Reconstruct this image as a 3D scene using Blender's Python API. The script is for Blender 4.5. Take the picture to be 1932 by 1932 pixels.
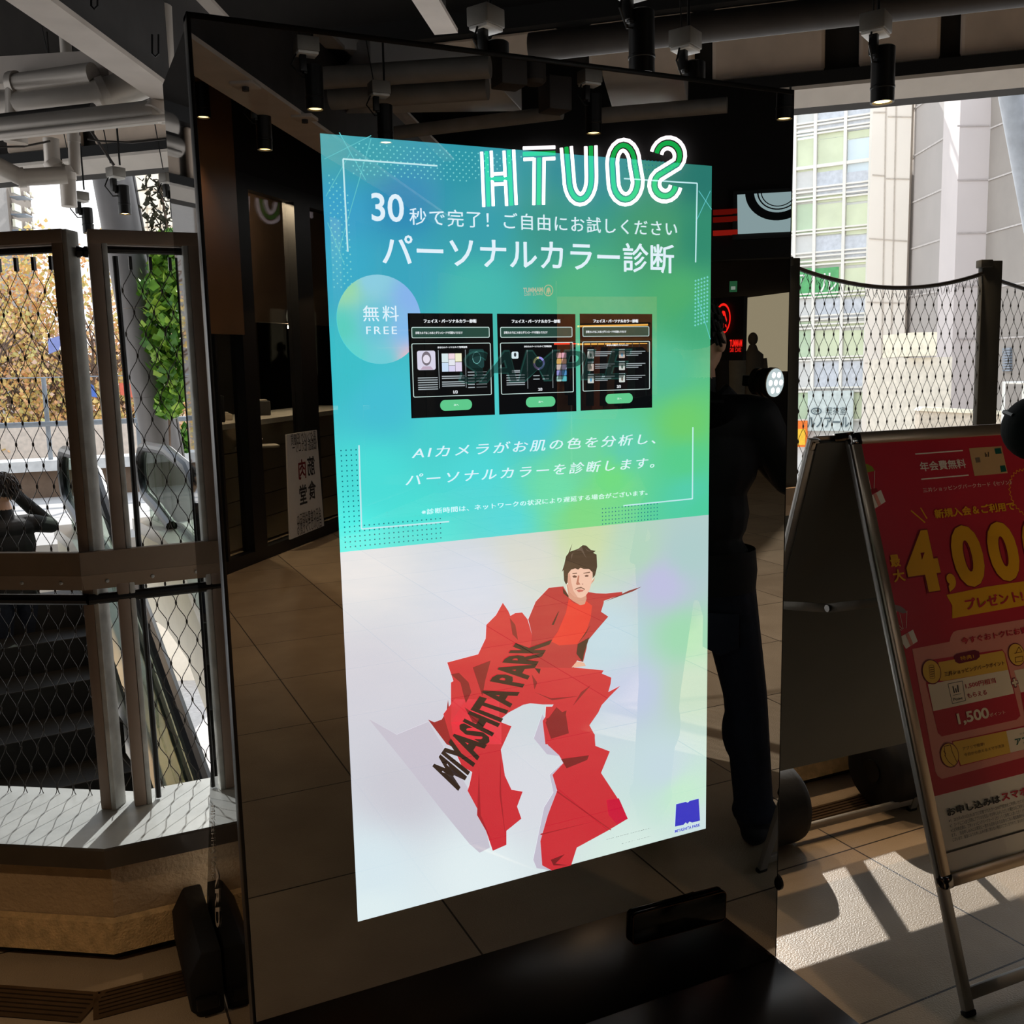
import bpy, bmesh, math, random
from mathutils import Vector, Matrix
random.seed(7)
for o in list(bpy.data.objects): bpy.data.objects.remove(o, do_unlink=True)
COL = bpy.context.scene.collection
SC = bpy.context.scene
# ------------------------------------------------------------------ camera
CAM = Vector((-0.45084, -1.70678, 1.41146))
MR = [Vector((0.90325, -0.42828, -0.02683)), Vector((0.08219, 0.11131, 0.99038)), Vector((0.42117, 0.89677, -0.13574))]
FPX = 1830.23
cd = bpy.data.cameras.new('camera'); cam = bpy.data.objects.new('camera', cd); COL.objects.link(cam)
cd.sensor_width = 36; cd.sensor_height = 36; cd.sensor_fit = 'HORIZONTAL'; cd.lens = 36 * FPX / 1932; cd.clip_start = .02; cd.clip_end = 500
r, u_, f_ = MR
cam.matrix_world = Matrix(((r.x, u_.x, -f_.x, CAM.x), (r.y, u_.y, -f_.y, CAM.y), (r.z, u_.z, -f_.z, CAM.z), (0, 0, 0, 1)))
SC.camera = cam
# ------------------------------------------------------------------ sky, sun, exposure
SC.view_settings.view_transform = 'Standard'
SC.view_settings.look = 'None'
SC.view_settings.exposure = 0.0
SC.view_settings.gamma = 1.0
SC.view_settings.use_curve_mapping = False
w = bpy.data.worlds.new('sky'); SC.world = w; w.use_nodes = True
nt = w.node_tree; nt.nodes.clear()
wo = nt.nodes.new('ShaderNodeOutputWorld'); bg = nt.nodes.new('ShaderNodeBackground')
tc = nt.nodes.new('ShaderNodeTexCoord'); sx = nt.nodes.new('ShaderNodeSeparateXYZ'); rp = nt.nodes.new('ShaderNodeValToRGB')
rp.color_ramp.elements[0].position = 0.0; rp.color_ramp.elements[0].color = (.93, .92, .90, 1)
rp.color_ramp.elements[1].position = .7; rp.color_ramp.elements[1].color = (.72, .84, 1.0, 1)
nt.links.new(tc.outputs['Generated'], sx.inputs[0]); nt.links.new(sx.outputs['Z'], rp.inputs[0])
nt.links.new(rp.outputs[0], bg.inputs['Color']); bg.inputs['Strength'].default_value = 2.0
nt.links.new(bg.outputs[0], wo.inputs[0])
SUNH = Vector((.46, .89, 0)).normalized(); EL = math.radians(30.2)
sd = bpy.data.lights.new('sun', 'SUN'); sd.energy = 5.0; sd.angle = math.radians(.6); sd.color = (1, .98, .94)
so = bpy.data.objects.new('sun', sd); COL.objects.link(so)
so.rotation_euler = (SUNH * math.cos(EL) + Vector((0, 0, math.sin(EL)))).to_track_quat('Z', 'Y').to_euler()
so.location = (4, 8, 9)

# ------------------------------------------------------------------ maths helpers
NM = Vector((0, -0.99990617, -0.01369871))       # normal of the mirror, which passes through the origin
AT = math.atan(.0137); CA, SA = math.cos(AT), math.sin(AT)
def K(x, y, z): return Vector((x, CA * y - SA * z, SA * y + CA * z))   # kiosk frame -> world (it leans forward a little)
def ray(u, v): return MR[0] * ((u - 966) / FPX) + MR[1] * (-(v - 966) / FPX) + MR[2]
def start(u, v, m):
    d = ray(u, v)
    if not m: return CAM, d
    h = CAM + d * (-(CAM.dot(NM)) / d.dot(NM))
    return h, d - NM * (2 * d.dot(NM))
def on(u, v, ax, val, m=False):
    o, d = start(u, v, m); return o + d * ((val - o[ax]) / d[ax])
def onp(u, v, P, n, m=False):
    o, d = start(u, v, m); return o + d * ((P - o).dot(n) / d.dot(n))
def pr(P):
    q = P - CAM; z = q.dot(MR[2]); return 966 + FPX * q.dot(MR[0]) / z, 966 - FPX * q.dot(MR[1]) / z
class PL:
    """A real flat surface with its own 2-D coordinates (a right, b up, d out)."""
    def __init__(s, o, ex, ey, m=False):
        s.o = Vector(o); s.ex = Vector(ex).normalized(); s.ey = Vector(ey); s.ey = (s.ey - s.ex * s.ey.dot(s.ex)).normalized(); s.en = s.ex.cross(s.ey).normalized(); s.m = m
    def px(s, u, v):
        p = onp(u, v, s.o, s.en, s.m) - s.o; return p.dot(s.ex), p.dot(s.ey)
    def w(s, a, b, d=0): return s.o + s.ex * a + s.ey * b + s.en * d

# ------------------------------------------------------------------ materials
def lin(c):
    return tuple(((x / 255 + .055) / 1.055) ** 2.4 if x > 10.3 else x / 255 / 12.92 for x in c)
MATS = {}
def mat(name, c, rough=.6, metal=0, spec=.4, var=.12, scale=9, bump=0, bscale=60, coat=0, trans=None):
    if name in MATS: return MATS[name]
    m = bpy.data.materials.new(name); m.use_nodes = True; n = m.node_tree; b = n.nodes['Principled BSDF']; L = lin(c)
    b.inputs['Roughness'].default_value = rough; b.inputs['Metallic'].default_value = metal
    b.inputs['Specular IOR Level'].default_value = spec; b.inputs['Coat Weight'].default_value = coat
    t = n.nodes.new('ShaderNodeTexCoord'); no = n.nodes.new('ShaderNodeTexNoise'); no.inputs['Scale'].default_value = scale; no.inputs['Detail'].default_value = 5
    n.links.new(t.outputs['Object'], no.inputs['Vector'])
    cr = n.nodes.new('ShaderNodeValToRGB'); e = cr.color_ramp.elements
    e[0].position = .3; e[0].color = (*[x * (1 - var) for x in L], 1); e[1].position = .7; e[1].color = (*[min(1, x * (1 + var)) for x in L], 1)
    n.links.new(no.outputs['Fac'], cr.inputs[0]); n.links.new(cr.outputs[0], b.inputs['Base Color'])
    if bump:
        n2 = n.nodes.new('ShaderNodeTexNoise'); n2.inputs['Scale'].default_value = bscale; n2.inputs['Detail'].default_value = 4
        n.links.new(t.outputs['Object'], n2.inputs['Vector'])
        bp = n.nodes.new('ShaderNodeBump'); bp.inputs['Strength'].default_value = bump; bp.inputs['Distance'].default_value = .01
        n.links.new(n2.outputs['Fac'], bp.inputs['Height']); n.links.new(bp.outputs[0], b.inputs['Normal'])
    MATS[name] = m; return m
REFL = (.37, .36, .35)
def scr(c, k=1.0, refl=1.0, alpha=1.0):
    """Lit screen pixels behind half-mirror glass: emission plus the glass's own mirror reflection."""
    key = f'screen_{c[0]}_{c[1]}_{c[2]}_{k}_{refl}_{alpha}'
    if key in MATS: return MATS[key]
    m = bpy.data.materials.new(key); m.use_nodes = True; n = m.node_tree; n.nodes.clear()
    o = n.nodes.new('ShaderNodeOutputMaterial'); e = n.nodes.new('ShaderNodeEmission'); g = n.nodes.new('ShaderNodeBsdfGlossy'); a = n.nodes.new('ShaderNodeAddShader')
    e.inputs[0].default_value = (*lin(c), 1); e.inputs[1].default_value = k
    g.inputs['Color'].default_value = (*[x * refl for x in REFL], 1); g.inputs['Roughness'].default_value = 0
    n.links.new(e.outputs[0], a.inputs[0]); n.links.new(g.outputs[0], a.inputs[1]); last = a
    if alpha < 1:
        t = n.nodes.new('ShaderNodeBsdfTransparent'); x = n.nodes.new('ShaderNodeMixShader'); x.inputs[0].default_value = alpha
        n.links.new(t.outputs[0], x.inputs[1]); n.links.new(a.outputs[0], x.inputs[2]); last = x
    n.links.new(last.outputs[0], o.inputs[0]); MATS[key] = m; return m
def emit(name, c, k):
    if name in MATS: return MATS[name]
    m = bpy.data.materials.new(name); m.use_nodes = True; n = m.node_tree; n.nodes.clear()
    o = n.nodes.new('ShaderNodeOutputMaterial'); e = n.nodes.new('ShaderNodeEmission'); e.inputs[0].default_value = (*lin(c), 1); e.inputs[1].default_value = k
    n.links.new(e.outputs[0], o.inputs[0]); MATS[name] = m; return m
def glass(name, tint=(235, 240, 238), refl=.08, trans=1.0):
    if name in MATS: return MATS[name]
    m = bpy.data.materials.new(name); m.use_nodes = True; n = m.node_tree; n.nodes.clear()
    o = n.nodes.new('ShaderNodeOutputMaterial'); t = n.nodes.new('ShaderNodeBsdfTransparent'); g = n.nodes.new('ShaderNodeBsdfGlossy'); x = n.nodes.new('ShaderNodeMixShader')
    t.inputs[0].default_value = (*[q * trans for q in lin(tint)], 1); g.inputs['Roughness'].default_value = .02; x.inputs[0].default_value = refl
    n.links.new(t.outputs[0], x.inputs[1]); n.links.new(g.outputs[0], x.inputs[2]); n.links.new(x.outputs[0], o.inputs[0]); MATS[name] = m; return m
def glossy(name, c, base, rough=.03, mixf=.5):
    """dark polished surface: diffuse base with a mirror-like share"""
    if name in MATS: return MATS[name]
    m = bpy.data.materials.new(name); m.use_nodes = True; n = m.node_tree; n.nodes.clear()
    o = n.nodes.new('ShaderNodeOutputMaterial'); d = n.nodes.new('ShaderNodeBsdfDiffuse'); g = n.nodes.new('ShaderNodeBsdfGlossy'); x = n.nodes.new('ShaderNodeMixShader')
    d.inputs[0].default_value = (*lin(base), 1); g.inputs[0].default_value = (*c, 1); g.inputs['Roughness'].default_value = rough; x.inputs[0].default_value = mixf
    n.links.new(d.outputs[0], x.inputs[1]); n.links.new(g.outputs[0], x.inputs[2]); n.links.new(x.outputs[0], o.inputs[0]); MATS[name] = m; return m

# ------------------------------------------------------------------ mesh helpers
def basis(d):
    d = d.normalized(); a = Vector((0, 0, 1)) if abs(d.z) < .95 else Vector((1, 0, 0))
    x = a.cross(d).normalized(); return x, d.cross(x)
class MB:
    def __init__(s): s.v = []; s.f = []; s.mi = []; s.cur = 0
    def add(s, vs, fs):
        k = len(s.v); s.v += [Vector(p) for p in vs]; s.f += [[k + i for i in f] for f in fs]; s.mi += [s.cur] * len(fs); return s
    def hexa(s, b, t):      # two quads, bottom and top, same winding
        return s.add(list(b) + list(t), [(3, 2, 1, 0), (4, 5, 6, 7), (0, 1, 5, 4), (1, 2, 6, 5), (2, 3, 7, 6), (3, 0, 4, 7)])
    def box(s, c, size, ax=None):
        X, Y, Z = ax if ax else (Vector((1, 0, 0)), Vector((0, 1, 0)), Vector((0, 0, 1)))
        c = Vector(c); h = [q / 2 for q in size]
        P = lambda i, j, k: c + X * (i * h[0]) + Y * (j * h[1]) + Z * (k * h[2])
        return s.hexa([P(-1, -1, -1), P(1, -1, -1), P(1, 1, -1), P(-1, 1, -1)], [P(-1, -1, 1), P(1, -1, 1), P(1, 1, 1), P(-1, 1, 1)])
    def bar(s, p0, p1, w, h, up=(0, 0, 1)):
        p0, p1 = Vector(p0), Vector(p1); d = (p1 - p0); L = d.length; d = d / L; x = d.cross(Vector(up)); x = x.normalized() if x.length > 1e-4 else basis(d)[0]; y = x.cross(d)
        return s.box((p0 + p1) / 2, (w, L, h), (x, d, y))
    def tube(s, pts, r, n=8, cap=True, r2=None):
        pts = [Vector(p) for p in pts]; k = len(s.v); N = len(pts); X = None
        for i, p in enumerate(pts):
            d = (pts[min(i + 1, N - 1)] - pts[max(i - 1, 0)]).normalized()
            if X is None: X, Y = basis(d)
            else:
                X = (X - d * X.dot(d)).normalized(); Y = d.cross(X)
            rr = r if r2 is None else r + (r2 - r) * i / (N - 1)
            if isinstance(rr, (list, tuple)): rr = rr[i]
            s.v += [p + (X * math.cos(2 * math.pi * j / n) + Y * math.sin(2 * math.pi * j / n)) * rr for j in range(n)]
        fs = [[k + i * n + j, k + i * n + (j + 1) % n, k + (i + 1) * n + (j + 1) % n, k + (i + 1) * n + j] for i in range(N - 1) for j in range(n)]
        if cap: fs += [[k + j for j in range(n)][::-1], [k + (N - 1) * n + j for j in range(n)]]
        s.f += fs; s.mi += [s.cur] * len(fs); return s
    def lathe(s, o, ax, prof, n=24, ang=0):   # prof: list of (r, t) along axis
        o = Vector(o); d = Vector(ax).normalized(); X, Y = basis(d); k = len(s.v); N = len(prof)
        for r, t in prof: s.v += [o + d * t + (X * math.cos(ang + 2 * math.pi * j / n) + Y * math.sin(ang + 2 * math.pi * j / n)) * max(r, 1e-5) for j in range(n)]
        fs = [[k + i * n + j, k + i * n + (j + 1) % n, k + (i + 1) * n + (j + 1) % n, k + (i + 1) * n + j] for i in range(N - 1) for j in range(n)]
        fs += [[k + j for j in range(n)][::-1], [k + (N - 1) * n + j for j in range(n)]]
        s.f += fs; s.mi += [s.cur] * len(fs); return s
    def prism(s, poly, h):   # poly: list of Vector (planar), h: Vector extrusion
        n = len(poly); h = Vector(h)
        return s.add(list(poly) + [p + h for p in poly], [list(range(n))[::-1], list(range(n, 2 * n))] + [(i, (i + 1) % n, n + (i + 1) % n, n + i) for i in range(n)])
    def flat(s, P, pts, d, th=.0004):   # polygon drawn on plane P (a,b) at height d, with a small real thickness
        if th <= 0: return s.add([P.w(a, b, d) for a, b in pts], [list(range(len(pts)))])
        return s.prism([P.w(a, b, d - th) for a, b in pts], P.en * th)
    def ell(s, c, rx, ry, rz, n=16, m=10, ax=None):
        X, Y, Z = ax if ax else (Vector((1, 0, 0)), Vector((0, 1, 0)), Vector((0, 0, 1))); c = Vector(c); k = len(s.v)
        vs = [c + Z * rz]
        for i in range(1, m):
            a = math.pi * i / m
            vs += [c + X * (rx * math.sin(a) * math.cos(2 * math.pi * j / n)) + Y * (ry * math.sin(a) * math.sin(2 * math.pi * j / n)) + Z * (rz * math.cos(a)) for j in range(n)]
        vs.append(c - Z * rz)
        fs = [(0, 1 + j, 1 + (j + 1) % n) for j in range(n)]
        for i in range(m - 2): fs += [(1 + i * n + j, 1 + (i + 1) * n + j, 1 + (i + 1) * n + (j + 1) % n, 1 + i * n + (j + 1) % n) for j in range(n)]
        L = len(vs) - 1; fs += [(1 + (m - 2) * n + j, L, 1 + (m - 2) * n + (j + 1) % n) for j in range(n)]
        return s.add(vs, fs)
    def build(s, name, mats, parent=None, bev=0, smooth=35, segs=2):
        me = bpy.data.meshes.new(name); me.from_pydata([tuple(p) for p in s.v], [], s.f)
        for m in (mats if isinstance(mats, (list, tuple)) else [mats]): me.materials.append(m)
        for p, i in zip(me.polygons, s.mi): p.material_index = i
        bm = bmesh.new(); bm.from_mesh(me); bmesh.ops.recalc_face_normals(bm, faces=bm.faces)
        if bev:
            ed = [e for e in bm.edges if len(e.link_faces) == 2 and e.calc_face_angle(0) > .6]
            bmesh.ops.bevel(bm, geom=ed, offset=bev, segments=segs, affect='EDGES', profile=.5, clamp_overlap=True)
        bm.to_mesh(me); bm.free()
        if smooth:
            me.polygons.foreach_set('use_smooth', [True] * len(me.polygons)); me.set_sharp_from_angle(angle=math.radians(smooth))
        return link(name, me, parent)
def link(name, me, parent=None):
    o = bpy.data.objects.new(name, me); COL.objects.link(o)
    if parent is not None: setp(o, parent)
    elif len(me.vertices):
        c = Vector((sum(v.co.x for v in me.vertices), sum(v.co.y for v in me.vertices), 0)) / len(me.vertices); c.z = min(v.co.z for v in me.vertices)
        me.transform(Matrix.Translation(-c)); o.location = c
    return o
def wm(o):
    m = Matrix.Translation(o.location) @ o.rotation_euler.to_matrix().to_4x4()
    return wm(o.parent) @ o.matrix_parent_inverse @ m if o.parent else m
def setp(o, p): o.parent = p; o.matrix_parent_inverse = wm(p).inverted()
def tag(o, label, cat, group=None, kind=None):
    if label: o['label'] = label
    if cat: o['category'] = cat
    if group: o['group'] = group
    if kind: o['kind'] = kind
    return o
def lab(o, s): o['label'] = s; return o
def struct(o, label=None): o['kind'] = 'structure'; (label and o.__setitem__('label', label)); return o
def thing(name, label, cat, loc=(0, 0, 0), group=None):
    o = bpy.data.objects.new(name, None); COL.objects.link(o); o.location = loc; o.empty_display_size = .1; return tag(o, label, cat, group)
def copy_tree(o, dv, label=None, rz=0):
    c = o.copy(); COL.objects.link(c); c.location = o.location + Vector(dv)
    if label: c['label'] = label
    def rec(a, b):
        for ch in a.children:
            d = ch.copy(); COL.objects.link(d); d.parent = b; rec(ch, d)
    rec(o, c); c.rotation_euler.z += rz; return c
# ------------------------------------------------------------------ lettering
def glyphs(s, bold=0, shear=0, space=1.0):
    cu = bpy.data.curves.new('t', 'FONT'); cu.body = s; cu.size = 1; cu.shear = shear; cu.space_character = space; asc = s.isascii(); cu.offset = bold if asc else 0; cu.resolution_u = 2 if len(s) > 6 else 4; cu.fill_mode = 'FRONT'
    o = bpy.data.objects.new('t', cu); COL.objects.link(o); dg = bpy.context.evaluated_depsgraph_get(); dg.update()
    me = bpy.data.meshes.new_from_object(o.evaluated_get(dg)); bpy.data.objects.remove(o); bpy.data.curves.remove(cu)
    vs = [(v.co.x, v.co.y) for v in me.vertices]; fs = [list(p.vertices) for p in me.polygons]; bpy.data.meshes.remove(me)
    vs = [(x, y, 0) for x, y in vs]
    if bold and not asc:
        n = len(vs); k = bold if bold > .05 else bold; base_v, base_f = vs, fs; sh = [(k, 0), (-k, 0), (0, k), (0, -k)] + ([(k * .7, k * .7), (-k * .7, k * .7), (k * .7, -k * .7), (-k * .7, -k * .7)] if len(s) < 16 else [])
        vs = list(base_v); fs = list(base_f)
        for i, (dx, dy) in enumerate(sh): m = len(vs); vs += [(x + dx, y + dy, -(i + 1) * 4e-5) for x, y, _ in base_v]; fs += [[m + i for i in f] for f in base_f]
    x0 = min(v[0] for v in vs); x1 = max(v[0] for v in vs); y0 = min(v[1] for v in vs); y1 = max(v[1] for v in vs)
    return [((x - x0) / max(1e-6, x1 - x0), (y - y0) / max(1e-6, y1 - y0), k) for x, y, k in vs], fs
def text(P, s, q, m, name, parent, d=.002, bold=0, shear=0, space=1.0, local=False):
    """lettering s laid on plane P; q = two corners (bottom-left, top-right) or four (BL, BR, TR, TL), in photo pixels or plane units"""
    vs, fs = glyphs(s, bold, shear, space)
    q = [p if local else P.px(*p) for p in q]
    if len(q) == 2: (a0, b0), (a1, b1) = q; q = [(a0, b0), (a1, b0), (a1, b1), (a0, b1)]
    mb = MB(); out = []
    for x, y, kz in vs:
        out.append(P.w(*[(q[0][k] * (1 - x) + q[1][k] * x) * (1 - y) + (q[3][k] * (1 - x) + q[2][k] * x) * y for k in (0, 1)], d + kz))
    mb.add(out, fs); return mb.build(name, m, parent, smooth=0)
def poly(P, pts, m, name, parent, d=.001, local=False, th=.0003):
    return MB().flat(P, [p if local else P.px(*p) for p in pts], d, th).build(name, m, parent, smooth=0)
def rrect(a0, b0, a1, b1, r, n=5):
    out = []
    for cx, cy, t0 in ((a1 - r, b1 - r, 0), (a0 + r, b1 - r, 90), (a0 + r, b0 + r, 180), (a1 - r, b0 + r, 270)):
        out += [(cx + r * math.cos(math.radians(t0 + 90 * i / n)), cy + r * math.sin(math.radians(t0 + 90 * i / n))) for i in range(n + 1)]
    return out
def ring(mb, P, outer, inner, d, th=.0003):
    n = len(outer); k = [P.w(*p, d) for p in outer] + [P.w(*p, d) for p in inner]
    mb.add(k, [(i, (i + 1) % n, n + (i + 1) % n, n + i) for i in range(n)]); return mb
def circ(c, rx, ry=None, n=36): return [(c[0] + rx * math.cos(2 * math.pi * i / n), c[1] + (ry or rx) * math.sin(2 * math.pi * i / n)) for i in range(n)]
def line(mb, P, p, q, wd, d, local=False):
    a = Vector(p if local else P.px(*p)); b = Vector(q if local else P.px(*q)); t = (b - a).normalized(); n = Vector((-t.y, t.x)) * wd / 2
    return mb.flat(P, [tuple(a - n), tuple(b - n), tuple(b + n), tuple(a + n)], d, .0003)
# ================================================================== mirror kiosk
BLK = mat('black_plastic', (14, 13, 13), .35, var=.05); BLKM = mat('matt_black', (10, 10, 11), .8, var=.05)
SIDE = glossy('polished_side', (.82, .82, .82), (12, 11, 11), .02, .72)
MIR = glossy('half_mirror_glass', REFL, (4, 4, 4), 0.0, .96)
PK = PL((0, 0, 0), (1, 0, 0), K(0, 0, 1))
kiosk = thing('mirror_kiosk', 'tall black mirrored digital kiosk with a lit teal and white advertising screen', 'kiosk', (.41, .2, 0))
def kbox(mb, x0, x1, y0, y1, z0, z1):
    return mb.hexa([K(x0, y0, z0), K(x1, y0, z0), K(x1, y1, z0), K(x0, y1, z0)], [K(x0, y0, z1), K(x1, y0, z1), K(x1, y1, z1), K(x0, y1, z1)])
lab(kbox(MB(), -.2, 1.02, 0, .010, .014, 1.99).build('mirror_panel', MIR, kiosk, smooth=0), 'dark half-mirror glass front reflecting the hall')
body = kbox(MB(), -.2, 1.02, .034, .41, .014, 1.995).build('casing', SIDE, kiosk, smooth=0)
fr = MB()
kbox(fr, -.2065, -.2, -.001, .034, .014, 2.0); kbox(fr, 1.02, 1.0225, -.001, .034, .014, 2.0); kbox(fr, -.2065, 1.0225, -.001, .034, 1.99, 2.0); kbox(fr, -.2, 1.02, .0105, .034, .014, 1.99)
fr.build('frame', BLK, kiosk, bev=.0012, smooth=30)
st = MB(); kbox(st, -.2035, -.2005, .036, .040, .02, 1.99); kbox(st, -.2035, -.2005, .050, .053, .02, 1.99); st.build('side_trim', mat('trim_steel', (120, 118, 115), .25, 1), kiosk, smooth=0)
for x0 in (-.199, 1.002):
    b = MB().prism([K(x0, .41, .014), K(x0, .76, .014), K(x0, .72, .07), K(x0, .41, .60)], (.017, 0, 0)).build('rear_brace', SIDE, kiosk, smooth=0)
    if x0 < 0:
        PS = PL((-.2012, 0, 0), (0, -1, 0), (0, 0, 1)); LW = mat('pale_lettering', (200, 185, 165), .4)
        text(PS, 'MIYASHITA PARK', [(398.5, 1520), (399, 1659), (404, 1659), (403, 1520)], LW, 'lettering', b, d=.0005)
PS2 = PL((-.2012, 0, 0), (0, -1, 0), (0, 0, 1))
text(PS2, 'ARD', [(406, 1632), (406.5, 1750), (415, 1750), (412, 1632)], LW, 'lettering', body, d=.0005, bold=.02)
plate = kbox(MB(), -.2, 1.022, -.335, .034, 0, .0135).build('base_plate', mat('dark_wood_plate', (30, 20, 14), .27, 0, .55, var=.35, scale=6, bump=.03, bscale=14), kiosk, bev=.002)
lab(plate, 'glossy dark brown base plate')
# sensor bar in front of the glass
cbw = [on(u, v, 1, -.016) for u, v in ((1194, 1786), (1371, 1737), (1369, 1680), (1194, 1726))]
c0 = sum(cbw, Vector()) / 4; ex = (cbw[1] - cbw[0]).normalized(); ex.y = 0; ex.normalize(); ez = Vector((0, 0, 1)); ez = (ez - ex * ez.dot(ex)).normalized()
PB = PL(c0, ex, ez); wv = (cbw[1] - cbw[0]).length / 2; hv = (cbw[3] - cbw[0]).length / 2
cam_bar = MB().prism([PB.w(a, b, -.010) for a, b in rrect(-wv, -hv, wv, hv, .012)], PB.en * .010).build('camera_bar', mat('gloss_black', (5, 5, 6), .12), kiosk, bev=.002)
lab(cam_bar, 'black rounded sensor bar standing before the glass')
ring(MB(), PB, rrect(-wv + .001, -hv + .001, wv - .001, hv - .001, .011), rrect(-wv + .0024, -hv + .0024, wv - .0024, hv - .0024, .010), .0006).build('rim', mat('rim_bronze', (120, 90, 60), .25, 1), cam_bar, smooth=0)
MB().box(PB.w(wv * .15, -hv * .1, -.0125), (wv * .5, .006, hv * 1.5)).build('bracket', BLK, cam_bar, bev=.003)
for u, v, zz in ((1497, 395, 0), (1468, 1665, 0)):
    p = onp(u, v, Vector((1.026, 0, 0)), Vector((1, 0, 0)))
    MB().lathe((1.0235, .004, p.z), (1, 0, 0), [(.016, -.004), (.02, 0), (.02, .006), (.014, .010)], 16).build('edge_latch', BLK, kiosk)

# ------------------------------------------------------------------ screen picture
GS = [(620,270,75,165,172),(700,285,60,158,172),(900,300,48,150,166),(1100,312,48,138,150),(1330,330,40,118,108),(640,400,60,160,200),(760,380,50,138,182),(900,420,58,158,172),(1050,420,62,150,138),(1250,450,72,152,110),(1320,450,50,138,110),
(650,500,60,170,200),(760,520,60,165,190),(900,550,70,185,175),(1100,550,82,178,128),(1280,560,78,172,110),(1320,600,68,168,120),(640,700,60,190,200),(720,760,70,190,210),(860,800,72,205,205),(1000,800,80,200,212),(1250,700,88,190,150),(1290,800,110,205,110),(1180,850,98,205,172),(1100,870,110,210,160),(1290,870,88,205,140),
(700,900,75,220,215),(900,900,80,215,215),(1050,920,108,220,170),(1150,900,115,220,130),(1300,930,85,205,170),(660,1020,85,240,230),(800,1010,75,225,215),(950,980,80,215,215),(1100,970,120,215,130),(1320,960,80,205,160)]
GB = [(660,1060,222,224,226),(700,1300,205,206,216),(700,1650,213,230,237),(900,1100,204,214,228),(1000,1040,208,213,205),(1100,1015,198,216,168),(1200,1040,180,213,190),(1300,1050,175,205,203),(900,1200,208,213,225),(1250,1100,192,193,224),(1290,1200,162,218,178),(1200,1300,193,204,228),(1300,1300,186,214,192),(1150,1200,184,213,224),(1000,1500,214,217,225),(1250,1450,198,218,225),(1290,1500,195,233,206),(800,1400,204,204,215),(760,1480,200,200,210),(1200,1620,213,233,225),(900,1650,223,236,239),(700,1720,220,236,239),(1320,1550,204,224,225)]
def idw(S, u, v, p=3.2):
    sw = 0; c = [0, 0, 0]
    for x, y, *q in S:
        k = 1 / (((x - u) ** 2 + (y - v) ** 2) ** (p / 2) + 900); sw += k
        for i in range(3): c[i] += k * q[i]
    return [x / sw for x in c]
def pix_mat():
    m = bpy.data.materials.new('screen_picture'); m.use_nodes = True; n = m.node_tree; n.nodes.clear()
    o = n.nodes.new('ShaderNodeOutputMaterial'); e = n.nodes.new('ShaderNodeEmission'); g = n.nodes.new('ShaderNodeBsdfGlossy'); a = n.nodes.new('ShaderNodeAddShader'); c = n.nodes.new('ShaderNodeAttribute')
    c.attribute_name = 'picture'; g.inputs['Color'].default_value = (*REFL, 1); g.inputs['Roughness'].default_value = 0
    n.links.new(c.outputs['Color'], e.inputs[0]); n.links.new(e.outputs[0], a.inputs[0]); n.links.new(g.outputs[0], a.inputs[1]); n.links.new(a.outputs[0], o.inputs[0]); return m
PIX = pix_mat()
A0, B0 = PK.px(674, 1740); A1, B1 = PK.px(1342, 313); A0b, B1b = PK.px(605, 252); A0 = (A0 + A0b) / 2; B1 = (B1 + B1b) / 2; A1 = (A1 + PK.px(1332, 1562)[0]) / 2; B0 = (B0 + PK.px(1332, 1562)[1]) / 2
BS = (PK.px(647, 1041)[1] + PK.px(1333, 972)[1]) / 2
def grid(name, b0, b1, S, nx, ny, parent):
    vs = []; cs = []
    for j in range(ny + 1):
        for i in range(nx + 1):
            a = A0 + (A1 - A0) * i / nx; b = b0 + (b1 - b0) * j / ny; p = PK.w(a, b, .0005); vs.append(p); u, v = pr(p); cs.append(lin(idw(S, u, v)))
    mb = MB(); mb.add(vs, [(j * (nx + 1) + i, j * (nx + 1) + i + 1, (j + 1) * (nx + 1) + i + 1, (j + 1) * (nx + 1) + i) for j in range(ny) for i in range(nx)])
    o = mb.build(name, PIX, parent, smooth=0); at = o.data.color_attributes.new('picture', 'FLOAT_COLOR', 'POINT')
    for k, c in enumerate(cs): at.data[k].color = (*c, 1)
    return o
screen = MB().flat(PK, [(A0, B0), (A1, B0), (A1, B1), (A0, B1)], .0003, 0).build('screen', scr((40, 60, 60), .5), kiosk, smooth=0)
lab(screen, 'lit portrait screen behind the glass')
lab(grid('teal_backdrop', BS, B1, GS, 36, 44, screen), 'teal to green upper picture')
lab(grid('white_backdrop', B0, BS, GB, 36, 44, screen), 'pale pearly lower picture')
WH = scr((225, 240, 250)); WH2 = scr((190, 230, 235))
def T(s, q, m=WH, name='lettering', d=.0016, **k): return text(PK, s, q, m, name, screen, d, **k)
T('30', [(701.5, 417), (760.5, 367)], bold=.012)
T('秒で完了！ご自由にお試しください', [(773, 424), (1277, 418)], space=1.12)
T('パーソナルカラー診断', [(722, 502), (1271, 462)], bold=.01)
for pts_ in (((825, 313), (647, 300), (656, 475)), ((1177, 337), (1315, 346), (1312, 495)), ((677, 840), (682, 998), (847, 984)), ((1307, 806), (1306, 941), (1176, 954))):
    lm = MB()
    for p, q in zip(pts_, pts_[1:]): line(lm, PK, p, q, .0026, .0012)
    lm.build('corner_line', WH2, screen, smooth=0)
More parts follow.
